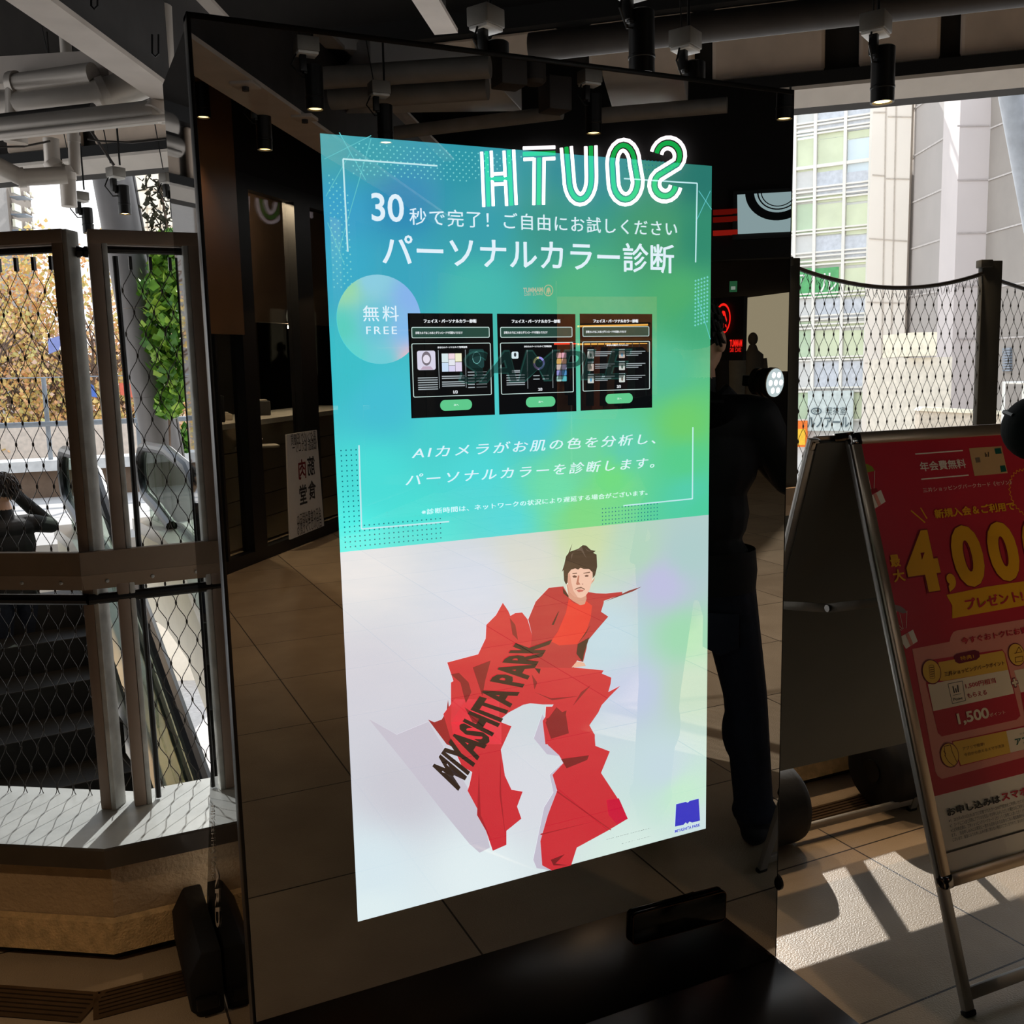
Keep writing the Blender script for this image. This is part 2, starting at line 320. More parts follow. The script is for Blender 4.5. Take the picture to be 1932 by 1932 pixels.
# halftone and line textures
hm = MB(); k = 0
for i in range(60):
    for j in range(40):
        a = A0 + .012 + i * .0062; b = B1 - .012 - j * .0062
        inside = (j < 9 and i < 60 - j * 2.2 and i > 8 - j * .2 and not (j > 6 and i > 16 and i < 50 and False)) or (i < 6 and j > 8 + i)
        if inside and (i + j) % 2: s = .0016; hm.flat(PK, [(a - s, b), (a, b - s), (a + s, b), (a, b + s)], .0011, 0)
hm.build('halftone', scr((120, 205, 205)), screen, smooth=0); hm = MB()
for (i0, i1, j0, j1, u, v) in ((0, 8, 0, 20, 1312, 515),):
    a0, b0 = PK.px(u, v)
    for i in range(9):
        for j in range(14):
            a = a0 + i * .0075; b = b0 - j * .0075 - (8 - i) * .002
            if a < A1 - .003 and j < 13 - i * .2: hm.flat(PK, [(a - .0024, b), (a, b - .0024), (a + .0024, b), (a, b + .0024)], .0011, 0)
hm.build('halftone', scr((120, 205, 205)), screen, smooth=0)
for p, q in (((612, 300), (700, 256)), ((640, 250), (690, 340)), ((615, 370), (660, 290)), ((618, 420), (650, 500)), ((1315, 560), (1340, 640)), ((1318, 360), (1342, 395)), ((1312, 420), (1340, 360)), ((640, 470), (700, 262))): lm = MB(); line(lm, PK, p, q, .0012, .0010); lm.build('network_line', scr((95, 190, 195)), screen, smooth=0)
def dots(u0, v0, u1, v1, step, skip=None):
    dm = MB(); a0, b0 = PK.px(u0, v0); a1, b1 = PK.px(u1, v1); a = a0
    while a < a1:
        b = b0
        while b > b1:
            if not (skip and skip(a, b)): dm.flat(PK, [(a - .0012, b - .0012), (a + .0012, b - .0012), (a + .0012, b + .0012), (a - .0012, b + .0012)], .0011, 0)
            b -= step
        a += step
    dm.build('dot_pattern', scr((25, 110, 125)), screen, smooth=0)
la, lb = PK.px(680, 985)
dots(643, 850, 832, 1020, .0092, lambda a, b: a > la and b > lb)
dots(1136, 960, 1240, 985, .0078); dots(1182, 300, 1290, 332, .0085)
# FREE badge
ca, cb = PK.px(716, 603); rx = (PK.px(795, 603)[0] - PK.px(636, 603)[0]) / 2
GC = [(650,540,150,215,170),(700,525,140,205,225),(780,560,135,180,235),(640,620,90,205,190),(710,610,105,195,215),(790,640,170,190,235),(660,670,95,210,205),(720,685,110,205,215),(785,675,235,190,195),(770,620,130,185,235)]
mb = MB(); vs = [PK.w(ca, cb, .0012)]; NR, NA = 8, 48
for i in range(1, NR + 1): vs += [PK.w(ca + rx * i / NR * math.cos(2 * math.pi * j / NA), cb + rx * i / NR * math.sin(2 * math.pi * j / NA), .0012) for j in range(NA)]
fs = [(0, 1 + j, 1 + (j + 1) % NA) for j in range(NA)] + [(1 + i * NA + j, 1 + (i + 1) * NA + j, 1 + (i + 1) * NA + (j + 1) % NA, 1 + i * NA + (j + 1) % NA) for i in range(NR - 1) for j in range(NA)]
mb.add(vs, fs); o = mb.build('round_badge', PIX, screen, smooth=0); at = o.data.color_attributes.new('picture', 'FLOAT_COLOR', 'POINT')
for k, p in enumerate(vs): at.data[k].color = (*lin(idw(GC, *pr(p))), 1)
T('無料', [(685, 606.5), (751, 577)], space=1.25, d=.002); T('FREE', [(691, 630.5), (748, 616)], space=1.3, d=.002)
# three sample cards
CARDS = [((768.6, 591), (933.3, 782.6), '1'), ((937, 592), (1086.9, 775.8), '2'), ((1093, 592), (1229.7, 769), '3')]
CK = scr((10, 12, 14)); BN = scr((40, 72, 62)); CL = scr((200, 225, 220)); BT = scr((95, 200, 140)); W0 = scr((235, 240, 245)); DK = scr((60, 60, 70)); TX = scr((160, 170, 175))
card_objs = []
for tl, br, num in CARDS:
    a0, b1 = PK.px(*tl); a1, b0 = PK.px(*br)
    if num == '1': b0 = PK.px(775.9, 789)[1] * .5 + b0 * .5
    X = lambda f: a0 + (a1 - a0) * f
    Y = lambda f: b1 + (b0 - b1) * f
    D = .0014
    poly(PK, [(a0, b0), (a1, b0), (a1, b1), (a0, b1)], CK, 'sample_card', screen, D, True)
    tt = lambda s, x0, y0, x1, y1, m=W0, **k: text(PK, s, [(X(x0), Y(y1)), (X(x1), Y(y0))], m, 'lettering', screen, D + .0012, local=True, **k)
    tt('フェイス・パーソナルカラー診断', .18, .055, .80, .092, bold=.03)
    poly(PK, [(X(.035), Y(.235)), (X(.955), Y(.235)), (X(.955), Y(.13)), (X(.035), Y(.13))], BN, 'banner', screen, D + .0004, True)
    om = MB()
    for (x0, y0, x1, y1) in ((.035, .13, .955, .235), (.03, .285, .965, .80)):
        ring(om, PK, rrect(X(x0), Y(y1), X(x1), Y(y0), .003), rrect(X(x0) + .0012, Y(y1) + .0012, X(x1) - .0012, Y(y0) - .0012, .002), D + .0008)
    om.build('card_outline', CL, screen, smooth=0)
    tt('診断カルテはこのあとダウンロードや印刷もできます', .08, .172, .63, .198, bold=.01)
    tt('あなたのパーソナルタイプ診断結果' if num != '3' else 'あなたに似合うファッション', .33 if num != '3' else .36, .315, .68 if num != '3' else .66, .335, bold=.02)
    poly(PK, rrect(X(.34), Y(.94), X(.72), Y(.835), (Y(.835) - Y(.94)) / 2 * .98, 8), BT, 'button', screen, D + .0004, True)
    tt('次へ', .50, .877, .56, .898)
    tt(num + '/3', .50, .745, .55, .775, bold=.02)
    tm = MB(); dk = MB()
    def strip(x0, x1, y, h=.010): tm.flat(PK, [(X(x0), Y(y + h)), (X(x1), Y(y + h)), (X(x1), Y(y)), (X(x0), Y(y))], D + .0006, 0)
    def rect(x0, y0, x1, y1, m, name='picture', dd=.0006): poly(PK, [(X(x0), Y(y1)), (X(x1), Y(y1)), (X(x1), Y(y0)), (X(x0), Y(y0))], m, name, screen, D + dd, True, 0)
    if num == '1':
        poly(PK, rrect(X(.09), Y(.54), X(.30), Y(.355), .004), scr((215, 212, 232)), 'portrait', screen, D + .0006, True, 0)
        poly(PK, circ((X(.195), Y(.43)), (X(.25) - X(.14)) / 2, (Y(.365) - Y(.50)) / 2), scr((120, 112, 122)), 'portrait', screen, D + .0009, True, 0)
        poly(PK, circ((X(.195), Y(.435)), (X(.235) - X(.155)) / 2, (Y(.395) - Y(.475)) / 2), scr((228, 222, 236)), 'portrait', screen, D + .0012, True, 0)
        poly(PK, [(X(.12), Y(.535)), (X(.15), Y(.505)), (X(.24), Y(.505)), (X(.27), Y(.535))], scr((190, 170, 190)), 'portrait', screen, D + .0012, True, 0)
        for x0, y0, x1, y1, c in ((.375, .385, .45, .47, (215, 232, 235)), (.455, .385, .53, .44, (240, 215, 225)), (.535, .385, .61, .465, (240, 238, 205)), (.375, .475, .45, .56, (200, 222, 245)), (.455, .443, .53, .50, (228, 230, 238)), (.455, .503, .53, .56, (215, 210, 240)), (.535, .47, .61, .56, (222, 212, 236))): rect(x0, y0, x1, y1, scr(c))
        for y in (.61, .632, .655, .678, .70, .72): strip(.09, .32, y)
        for y in (.60, .62, .655, .675, .695): strip(.37, .64, y)
        for y in (.565, .595, .625, .655, .685, .715): strip(.68, .76, y); strip(.78, .91, y + .003, .004)
        for x in (.335, .655): tm.flat(PK, [(X(x), Y(.72)), (X(x + .004), Y(.72)), (X(x + .004), Y(.35)), (X(x), Y(.35))], D + .0006, 0)
        poly(PK, rrect(X(.70), Y(.53), X(.88), Y(.345), .004), scr((30, 62, 62)), 'face_chart', screen, D + .0006, True, 0)
        fm = MB(); ring(fm, PK, circ((X(.79), Y(.43)), .0085, .011), circ((X(.79), Y(.43)), .0077, .0102), D + .0009); fm.build('face_chart', scr((120, 190, 185)), screen, smooth=0)
    elif num == '2':
        poly(PK, rrect(X(.17), Y(.445), X(.255), Y(.375), .003), scr((215, 232, 238)), 'portrait', screen, D + .0006, True, 0)
        poly(PK, circ((X(.212), Y(.405)), .0026, .004), scr((50, 55, 60)), 'portrait', screen, D + .0009, True, 0)
        wm_ = [(150, 140, 225), (205, 200, 140), (175, 150, 205), (140, 165, 230)]
        for q in range(4):
            n = 10; oa = [(X(.515) + .0125 * math.cos(math.pi / 2 * (q + i / n)), Y(.495) + .0125 * math.sin(math.pi / 2 * (q + i / n))) for i in range(n + 1)]; ia = [(X(.515) + .0085 * math.cos(math.pi / 2 * (q + i / n)), Y(.495) + .0085 * math.sin(math.pi / 2 * (q + i / n))) for i in range(n, -1, -1)]
            poly(PK, oa + ia, scr(wm_[q]), 'colour_wheel', screen, D + .0006, True, 0)
        for j, pair in enumerate((((215, 165, 165), (225, 165, 185)), ((200, 160, 90), (225, 165, 140)), ((190, 175, 170), (190, 175, 215)), ((140, 140, 205), (80, 140, 200)), ((165, 205, 200), (90, 180, 190)))):
            for i, c in enumerate(pair): poly(PK, rrect(X(.745 + i * .068), Y(.445 + j * .060), X(.805 + i * .068), Y(.392 + j * .060), .0015), scr(c), 'colour_swatch', screen, D + .0006, True, 0)
        for y in (.605, .63, .655, .68, .70): strip(.10, .33, y)
        for y in (.56, .575): strip(.17, .27, y)
        for y in (.615, .65): strip(.44, .52, y); strip(.56, .64, y)
        for x in (.365, .69): tm.flat(PK, [(X(x), Y(.75)), (X(x + .004), Y(.75)), (X(x + .004), Y(.36)), (X(x), Y(.36))], D + .0006, 0)
    else:
        for j in range(3):
            for i in range(2):
                x = .10 + i * .43; y = .385 + j * .128
                poly(PK, rrect(X(x), Y(y + .075), X(x + .08), Y(y), .0015), scr(((205, 210, 205), (190, 175, 165), (200, 205, 200))[(i + j) % 3]), 'item_picture', screen, D + .0006, True, 0)
                poly(PK, circ((X(x + .04), Y(y + .04)), .0022, .004), scr(((70, 85, 75), (110, 90, 80), (90, 150, 190))[(i * 2 + j) % 3]), 'item_picture', screen, D + .0009, True, 0)
                strip(x, x + .08, y - .02); 
                for q in range(3): strip(x + .10, x + .37 - .05 * q, y + .004 + q * .02, .008)
    tm.build('small_print', TX, screen, smooth=0)
text(PK, 'SAMPLE', [(864, 725), (1192, 657)], scr((60, 130, 120), 1, .5, .16), 'lettering', screen, d=.0031, shear=.25, bold=.03)
text(PK, 'SAMPLE', [(868, 722), (1188, 660)], scr((10, 16, 18), 1, .5, .72), 'lettering', screen, d=.0034, shear=.25, bold=.01)
T('AIカメラがお肌の色を分析し、', [(777, 866), (1236, 817)], shear=.2, space=1.25); T('パーソナルカラーを診断します。', [(765, 917.5), (1234, 862)], shear=.2, space=1.25)
T('※診断時間は、ネットワークの状況により遅延する場合がございます。', [(795.5, 971.5), (1221, 924)], space=1.05)
# lower picture: figure in torn red suit
Z1 = lambda x, y: (780 + x / 3.864, 1000 + y / 3.864)
Z2 = lambda x, y: (660 + x / 2.841, 1340 + y / 2.841)
Z3 = lambda x, y: (1020 + x / 9.2, 1010 + y / 9.2)
def fig(pts, c, d, Z=Z1, name='red_suit_figure'): return poly(PK, [Z(*p) for p in pts], scr(c), name, screen, d, th=0)
fig([(100, 45), (250, 130), (420, 60), (640, 430), (730, 640), (750, 735), (695, 763), (640, 715), (480, 520), (300, 290)], (196, 192, 205), .0009, Z2, 'soft_shadow')
fig([(1030, 20), (985, 150), (1055, 235), (1120, 245), (1140, 280), (1070, 345), (1090, 440), (1040, 520), (982, 800), (1000, 845), (1080, 858), (1130, 500), (1140, 200)], (192, 186, 203), .0009, Z2, 'soft_shadow')
R1, R2, R3, RD, RB = (200, 40, 52), (178, 36, 48), (222, 44, 40), (110, 22, 28), (40, 22, 20)
fig([(1050, -20), (1045, 60), (1060, 185), (1120, 240), (1145, 280), (1085, 345), (1110, 430), (1060, 560), (1020, 700), (1030, 830), (1080, 857), (1185, 830), (1215, 735), (1380, 645), (1488, 580), (1440, 480), (1345, 335), (1392, 220), (1315, 190), (1310, 130), (1280, 75), (1320, -20)], R1, .0012, Z2)
fig([(560, -60), (500, 20), (550, 190), (600, 300), (655, 330), (640, 400), (630, 430), (700, 560), (765, 752), (838, 720), (838, 645), (918, 580), (895, 515), (925, 435), (865, 425), (830, 350), (808, 210), (865, 85), (800, 60), (800, -60)], R1, .0012, Z2)
fig([(105, 1380), (150, 1400), (205, 1380), (240, 1320), (250, 1235), (272, 1400), (300, 1546), (330, 1600), (240, 1560), (150, 1440)], (150, 28, 36), .0011)
fig([(650, 530), (690, 590), (705, 625), (740, 605), (790, 600), (830, 650), (862, 760), (860, 860), (940, 900), (900, 1000), (850, 1100), (860, 1240), (800, 1272), (690, 1330), (640, 1372), (640, 1560), (300, 1560), (272, 1400), (272, 1110), (290, 1100), (245, 965), (300, 950), (470, 905), (525, 790), (530, 690), (600, 620)], R1, .0012)
fig([(880, 1000), (1000, 985), (1160, 1000), (1385, 1022), (1370, 1045), (1440, 1075), (1435, 1120), (1418, 1180), (1505, 1135), (1430, 1210), (1370, 1275), (1345, 1330), (1275, 1430), (1320, 1490), (1320, 1560), (960, 1560), (940, 1390), (1020, 1270), (940, 1270), (850, 1262), (800, 1272), (780, 1180), (840, 1080)], R1, .0013)
fig([(985, 420), (1090, 410), (1130, 480), (1250, 480), (1265, 450), (1330, 460), (1400, 462), (1520, 450), (1520, 468), (1385, 515), (1385, 530), (1365, 595), (1418, 630), (1340, 720), (1265, 810), (1260, 860), (1235, 960), (1190, 950), (1165, 1005), (900, 1000), (850, 880), (862, 760), (835, 650), (890, 520)], R2, .0014)
fig([(1130, 500), (1165, 530), (1215, 545), (1255, 515), (1300, 550), (1290, 640), (1250, 760), (1190, 830), (1060, 840), (1000, 810), (1050, 740), (1110, 600)], R3, .0016)
for q in ([(270, 1050), (330, 1040), (400, 1110), (420, 1180), (380, 1260), (360, 1190), (340, 1110)], [(430, 1000), (560, 950), (520, 1100), (500, 1210), (470, 1120)], [(370, 1290), (460, 1350), (520, 1420), (430, 1400)], [(700, 640), (740, 690), (760, 800), (720, 760)], [(860, 1050), (900, 1110), (880, 1160)], [(1160, 1280), (1290, 1130), (1220, 1180)], [(1040, 1290), (1110, 1350), (1130, 1480), (1000, 1520), (960, 1400)], [(900, 520), (960, 600), (1010, 690), (960, 600)], [(880, 1180), (1010, 1240), (1200, 1210), (1000, 1225)]): fig(q, (132, 24, 34), .0017)
for q in ([(1005, 690), (1050, 600), (1060, 590), (1020, 690)], [(1195, 830), (1280, 780), (1240, 900), (1230, 960), (1185, 900)], [(1290, 690), (1250, 760), (1200, 820), (1255, 740)], [(1085, 420), (1130, 480), (1125, 490), (1090, 460)], [(880, 1005), (925, 1010), (915, 1050)]): fig(q, RB, .0018)
for q in ([(1050, 45), (1160, 0), (1140, 100), (1080, 150)], [(1130, 260), (1280, 240), (1270, 265), (1160, 310)], [(1075, 800), (1150, 770), (1100, 820), (1170, 830), (1090, 830)]): fig(q, (120, 22, 30), .0016, Z2)
for q in ([(1110, 430), (1400, 640), (1395, 642), (1105, 436)], [(1020, 660), (1280, 600), (1440, 560), (1020, 668)], [(805, 210), (800, 450), (835, 700), (810, 450)], [(690, 300), (700, 560), (760, 700), (680, 560)]): fig(q, (165, 28, 40), .0016, Z2)
fig([(1375, 480), (1440, 470), (1488, 580), (1430, 610), (1385, 560)], (200, 10, 55), .0016, Z2)
fig([(1390, 522), (1570, 440), (1660, 412), (1600, 445)], (120, 30, 40), .0013)
fig([(1150, 1000), (1190, 955), (1240, 965), (1255, 990)], (224, 176, 152), .0017)
# neck, face, hair
SK, SK2, SKD = (232, 190, 168), (205, 150, 128), (165, 105, 88)
fig([(440, 850), (480, 1080), (560, 1140), (680, 1210), (760, 1190), (790, 1100), (780, 1000), (860, 800)], SK2, .0018, Z3)
fig([(460, 600), (455, 800), (500, 980), (580, 1060), (690, 1085), (770, 1050), (840, 950), (890, 760), (900, 560), (700, 500)], SK, .0020, Z3)
fig([(460, 650), (455, 800), (500, 980), (580, 1060), (640, 1075), (560, 960), (520, 800), (500, 660)], (214, 160, 138), .0022, Z3)
fig([(860, 830), (930, 720), (920, 780), (870, 840)], SK2, .0020, Z3)
for q in ([(540, 655), (620, 645), (622, 662), (545, 668)], [(730, 650), (845, 628), (850, 645), (735, 662)]): fig(q, (80, 55, 48), .0024, Z3)
for q in ([(540, 705), (575, 690), (620, 705), (610, 730), (560, 732)], [(750, 700), (785, 682), (825, 692), (815, 712), (770, 715)]): fig(q, (90, 58, 50), .0024, Z3)
fig([(640, 690), (665, 700), (650, 800), (680, 850), (620, 860), (605, 840)], (180, 115, 96), .0023, Z3); fig([(700, 840), (730, 835), (725, 855)], (150, 90, 76), .0024, Z3)
fig([(575, 945), (620, 905), (690, 890), (755, 925), (760, 945), (700, 915), (640, 920)], (110, 75, 66), .0024, Z3)
fig([(610, 950), (660, 935), (745, 945), (720, 970), (650, 985)], (190, 98, 90), .0024, Z3)
fig([(385, 600), (395, 780), (430, 850), (455, 820), (465, 660), (520, 590), (590, 570), (640, 590), (680, 560), (740, 580), (830, 580), (850, 600), (890, 640), (895, 740), (935, 690), (970, 540), (960, 330), (900, 300), (945, 268), (860, 250), (780, 175), (720, 168), (640, 230), (500, 280), (540, 135), (470, 310), (430, 360), (400, 500), (358, 630)], (48, 40, 34), .0026, Z3, 'dark_hair')
for q in ([(600, 260), (700, 190), (780, 390), (690, 260)], [(520, 330), (560, 290), (520, 420)], [(760, 220), (850, 280), (800, 270)]): fig(q, (88, 76, 66), .0028, Z3, 'dark_hair')
text(PK, 'MIYASHITA PARK', [(864, 1492), (1042, 1206), (972, 1210), (814, 1444)], scr((34, 22, 20)), 'lettering', screen, d=.0030, bold=.045)
T('NO MORE NORMAL.', [(1144, 1583.5), (1227.5, 1561)], scr((40, 42, 50)), space=1.15, bold=.02); T('まっすぐ、はみだせ。', [(1172, 1592), (1227.5, 1576)], scr((60, 62, 70)), space=1.1)
NB = scr((50, 50, 190))
T('MIYASHITA PARK', [(1272.5, 1571), (1320.3, 1552.5)], NB, bold=.03)
poly(PK, [(1273, 1559), (1289, 1555.5), (1293, 1551), (1296.5, 1554), (1300, 1549.5), (1305, 1551.5), (1320, 1547.7), (1317.5, 1506.5), (1301, 1510.5), (1297, 1514), (1293, 1512.5), (1275, 1517)], NB, 'emblem', screen, .0014)
# ================================================================== setting: floor, low wall, ceiling
TX0, TY0, TS = .4, .337, .6
def floor_mat():
    m = bpy.data.materials.new('floor_tiles'); m.use_nodes = True; n = m.node_tree; b = n.nodes['Principled BSDF']; L = n.links.new
    t = n.nodes.new('ShaderNodeTexCoord'); s = n.nodes.new('ShaderNodeSeparateXYZ'); g = n.nodes.new('ShaderNodeNewGeometry'); L(g.outputs['Position'], s.inputs[0])
    def ax(out, off):
        a = n.nodes.new('ShaderNodeMath'); a.operation = 'SUBTRACT'; L(out, a.inputs[0]); a.inputs[1].default_value = off
        d = n.nodes.new('ShaderNodeMath'); d.operation = 'DIVIDE'; L(a.outputs[0], d.inputs[0]); d.inputs[1].default_value = TS
        f = n.nodes.new('ShaderNodeMath'); f.operation = 'PINGPONG'; L(d.outputs[0], f.inputs[0]); f.inputs[1].default_value = .5
        fl = n.nodes.new('ShaderNodeMath'); fl.operation = 'FLOOR'; L(d.outputs[0], fl.inputs[0]); return f, fl
    fx, ix = ax(s.outputs['X'], TX0); fy, iy = ax(s.outputs['Y'], TY0)
    mn = n.nodes.new('ShaderNodeMath'); mn.operation = 'MINIMUM'; L(fx.outputs[0], mn.inputs[0]); L(fy.outputs[0], mn.inputs[1])
    gr = n.nodes.new('ShaderNodeMath'); gr.operation = 'LESS_THAN'; L(mn.outputs[0], gr.inputs[0]); gr.inputs[1].default_value = .0045
    cb = n.nodes.new('ShaderNodeCombineXYZ'); L(ix.outputs[0], cb.inputs[0]); L(iy.outputs[0], cb.inputs[1]); wn = n.nodes.new('ShaderNodeTexWhiteNoise'); L(cb.outputs[0], wn.inputs['Vector'])
    no = n.nodes.new('ShaderNodeTexNoise'); no.inputs['Scale'].default_value = 4; no.inputs['Detail'].default_value = 8; L(g.outputs['Position'], no.inputs['Vector'])
    ad = n.nodes.new('ShaderNodeMath'); ad.operation = 'MULTIPLY_ADD'; L(wn.outputs['Value'], ad.inputs[0]); ad.inputs[1].default_value = .35; L(no.outputs['Fac'], ad.inputs[2])
    cr = n.nodes.new('ShaderNodeValToRGB'); e = cr.color_ramp.elements; e[0].position = .35; e[0].color = (*lin((150, 132, 110)), 1); e[1].position = 1.0; e[1].color = (*lin((182, 163, 138)), 1); L(ad.outputs[0], cr.inputs[0])
    mx = n.nodes.new('ShaderNodeMix'); mx.data_type = 'RGBA'; L(gr.outputs[0], mx.inputs['Factor']); L(cr.outputs[0], mx.inputs['A']); mx.inputs['B'].default_value = (*lin((40, 33, 28)), 1)
    L(mx.outputs['Result'], b.inputs['Base Color']); b.inputs['Roughness'].default_value = .42; b.inputs['Specular IOR Level'].default_value = .35
    n2 = n.nodes.new('ShaderNodeTexNoise'); n2.inputs['Scale'].default_value = 220; L(g.outputs['Position'], n2.inputs['Vector'])
    sb = n.nodes.new('ShaderNodeMath'); sb.operation = 'SUBTRACT'; L(n2.outputs['Fac'], sb.inputs[0]); L(gr.outputs[0], sb.inputs[1])
    bp = n.nodes.new('ShaderNodeBump'); bp.inputs['Strength'].default_value = .35; bp.inputs['Distance'].default_value = .004; L(sb.outputs[0], bp.inputs['Height']); L(bp.outputs[0], b.inputs['Normal']); return m
WL = Vector((-.83, .56, 0)).normalized(); CORN = Vector((-.42, .745, 0)); REND = Vector((7.0, .70, 0))
# the wall line: far left point, the bend, then along the kiosk's back
PATH = [CORN + WL * 4.5, CORN, REND]
def offs(d):      # polyline moved by d away from the hall (positive = outward)
    n1 = Vector((-WL.y, WL.x, 0)); n1 = n1 if n1.y > 0 else -n1; dr = (REND - CORN).normalized(); n2 = Vector((-dr.y, dr.x, 0))
    a = PATH[0] + n1 * d; c = PATH[2] + n2 * d; bis = (n1 + n2).normalized(); b = CORN + bis * (d / bis.dot(n1)); return [a, b, c]
def run(prof):    # closed profile [(d, z)...] swept along the wall line
    mb = MB(); P = [offs(d) for d, z in prof]; n = len(prof)
    for i in range(3): mb.v += [P[k][i] + Vector((0, 0, prof[k][1])) for k in range(n)]
    for i in range(2): mb.f += [[i * n + k, i * n + (k + 1) % n, (i + 1) * n + (k + 1) % n, (i + 1) * n + k] for k in range(n)]
    mb.f += [list(range(n)), list(range(2 * n, 3 * n))[::-1]]; mb.mi = [0] * len(mb.f); return mb
q = offs(.28)
fl = MB(); fl.prism([Vector((-7, -14, 0)), Vector((12, -14, 0)), Vector((12, q[2].y, 0)), q[2], q[1], q[0], Vector((-7, q[0].y, 0))], (0, 0, -.25))
FLOORM = floor_mat()
struct(fl.build('floor', FLOORM, smooth=0))
STN = mat('rough_sandstone', (214, 180, 130), .75, var=.25, scale=30, bump=.6, bscale=150); RW = mat('rough_render', (196, 168, 132), .85, var=.12, scale=12, bump=.5, bscale=90)
STL = mat('brushed_steel_top', (172, 176, 174), .42, .35, var=.08, scale=14, bump=.04, bscale=40); CAPF = mat('dark_cap_edge', (92, 86, 80), .35, .7)
struct(run([(.03, 0), (.03, .10), (.3, .10), (.3, 0)]).build('baseboard_back', mat('kick_dark', (46, 38, 30), .7), smooth=0))
struct(run([(.0, .028), (.016, .10), (.029, .108), (.029, .028)]).build('trim_1', STN, smooth=0))
struct(run([(.032, .10), (.035, .26), (.30, .26), (.30, .1001)]).build('wall_back', RW, smooth=0))
struct(run([(-.004, .253), (-.004, .300), (.0, .305), (.0, .253)]).build('trim_2', CAPF, smooth=0))
struct(run([(.0, .26), (.0, .305), (.325, .305), (.325, .26)]).build('trim_3', STL, smooth=0))
struct(run([(.301, -5), (.301, .2599), (.323, .2599), (.323, -5)]).build('wall_outer', mat('concrete_grey', (120, 116, 110), .8, bump=.2), smooth=0))
# floor drains
DRM = mat('drain_steel', (120, 100, 78), .38, .8); DRK = mat('drain_dark', (12, 10, 8), .9)
def drain(p0, p1, wd, label):
    p0 = Vector(p0); p1 = Vector(p1); d = (p1 - p0).normalized(); n = Vector((-d.y, d.x, 0)); t = thing('drain_grate', label, 'drain', (p0 + p1) / 2, 'slotted drain runs along the low wall')
    mb = MB(); mb.prism([p0 - n * wd / 2, p1 - n * wd / 2, p1 + n * wd / 2, p0 + n * wd / 2], (0, 0, .0012)); mb.build('channel', DRK, t, smooth=0)
    k = 7
    for i in range(k):
        o = (i / (k - 1) - .5) * (wd - .012); MB().bar(p0 + n * o + Vector((0, 0, .003)), p1 + n * o + Vector((0, 0, .003)), .0105, .004).build('slat', DRM, t, smooth=0)
    for p in (p0, p1): MB().bar(p - n * wd / 2 + Vector((0, 0, .003)) , p + n * wd / 2 + Vector((0, 0, .003)), .012, .0045).build('end_bar', DRM, t, smooth=0)
n1 = Vector((-WL.y, WL.x, 0)); n1 = n1 if n1.y > 0 else -n1
dc = Vector((-.475, .585, 0))
drain(dc + WL * 2.2, dc + WL * .006, .105, 'slotted steel floor drain left of the kiosk, running out of the left edge'); drain(dc + Vector((.006, .004, 0)), Vector((.9, .555, 0)), .105, 'slotted steel floor drain running behind the kiosk from the bend')
drain(Vector((.912, .555, 0)), Vector((4.5, .52, 0)), .105, 'slotted steel floor drain behind the pink signboard')
# ceiling and fascia
CE = mat('ceiling_black', (22, 22, 24), .9, var=.2, scale=2)
s0 = Vector((-.641, 6.35, 0)); s1 = Vector((4.45, 2.07, 0)); sdv = (s1 - s0).normalized(); sn = Vector((-sdv.y, sdv.x, 0)); sn = sn if sn.y > 0 else -sn
SO = s0 - sdv * 9; SE = s1 + sdv * 6
LOFT = mat('loft_grey', (228, 208, 190), .8, var=.15, scale=3); SOF = mat('soffit_panel', (214, 206, 198), .55, var=.04)
def V(p, z): return Vector((p.x, p.y, z))
struct(MB().prism([V(SO + sn * .6, 4.3), V(SE + sn * .6, 4.3), Vector((14, -14, 4.3)), Vector((-9, -14, 4.3))], (0, 0, .2)).build('ceiling', CE, smooth=0))
NP = 9; LN = (SE - SO).length
for i in range(NP):   # soffit panels with open joints
    a = SO + sdv * (LN * i / NP + .006); b = SO + sdv * (LN * (i + 1) / NP - .006)
    struct(MB().prism([V(a, 2.90), V(b, 2.90), V(b - sn * .12, 2.97), V(a - sn * .12, 2.97)], (0, 0, .02)).build('trim_4', SOF, smooth=0))
struct(MB().prism([V(SO, 2.90), V(SE, 2.90), V(SE, 4.3), V(SO, 4.3)], sn * .15).build('wall_fascia', mat('fascia_back', (48, 44, 41), .85), smooth=0))
BEAM = mat('beam_black', (20, 20, 21), .7)
k = 0; t = 0.2
while t < LN - .3:     # infill boards and black studs of the inner fascia
    wd = .62 if k % 3 else .42
    a = SO + sdv * t - sn * .05; b = a + sdv * wd
    struct(MB().prism([V(a, 3.08), V(b, 3.08), V(b, 3.48), V(a, 3.48)], sn * .04).build('trim_5', LOFT, bev=.02, smooth=0))
    t += wd + (.1 if k % 2 else .18); k += 1
struct(MB().prism([V(SO - sn * .12, 3.48), V(SE - sn * .12, 3.48), V(SE - sn * .12, 3.6), V(SO - sn * .12, 3.6)], sn * .12).build('trim_6', BEAM, smooth=0))
struct(MB().prism([V(SO - sn * .12, 2.992), V(SE - sn * .12, 2.992), V(SE - sn * .12, 3.06), V(SO - sn * .12, 3.06)], sn * .10).build('trim_6', BEAM, smooth=0))
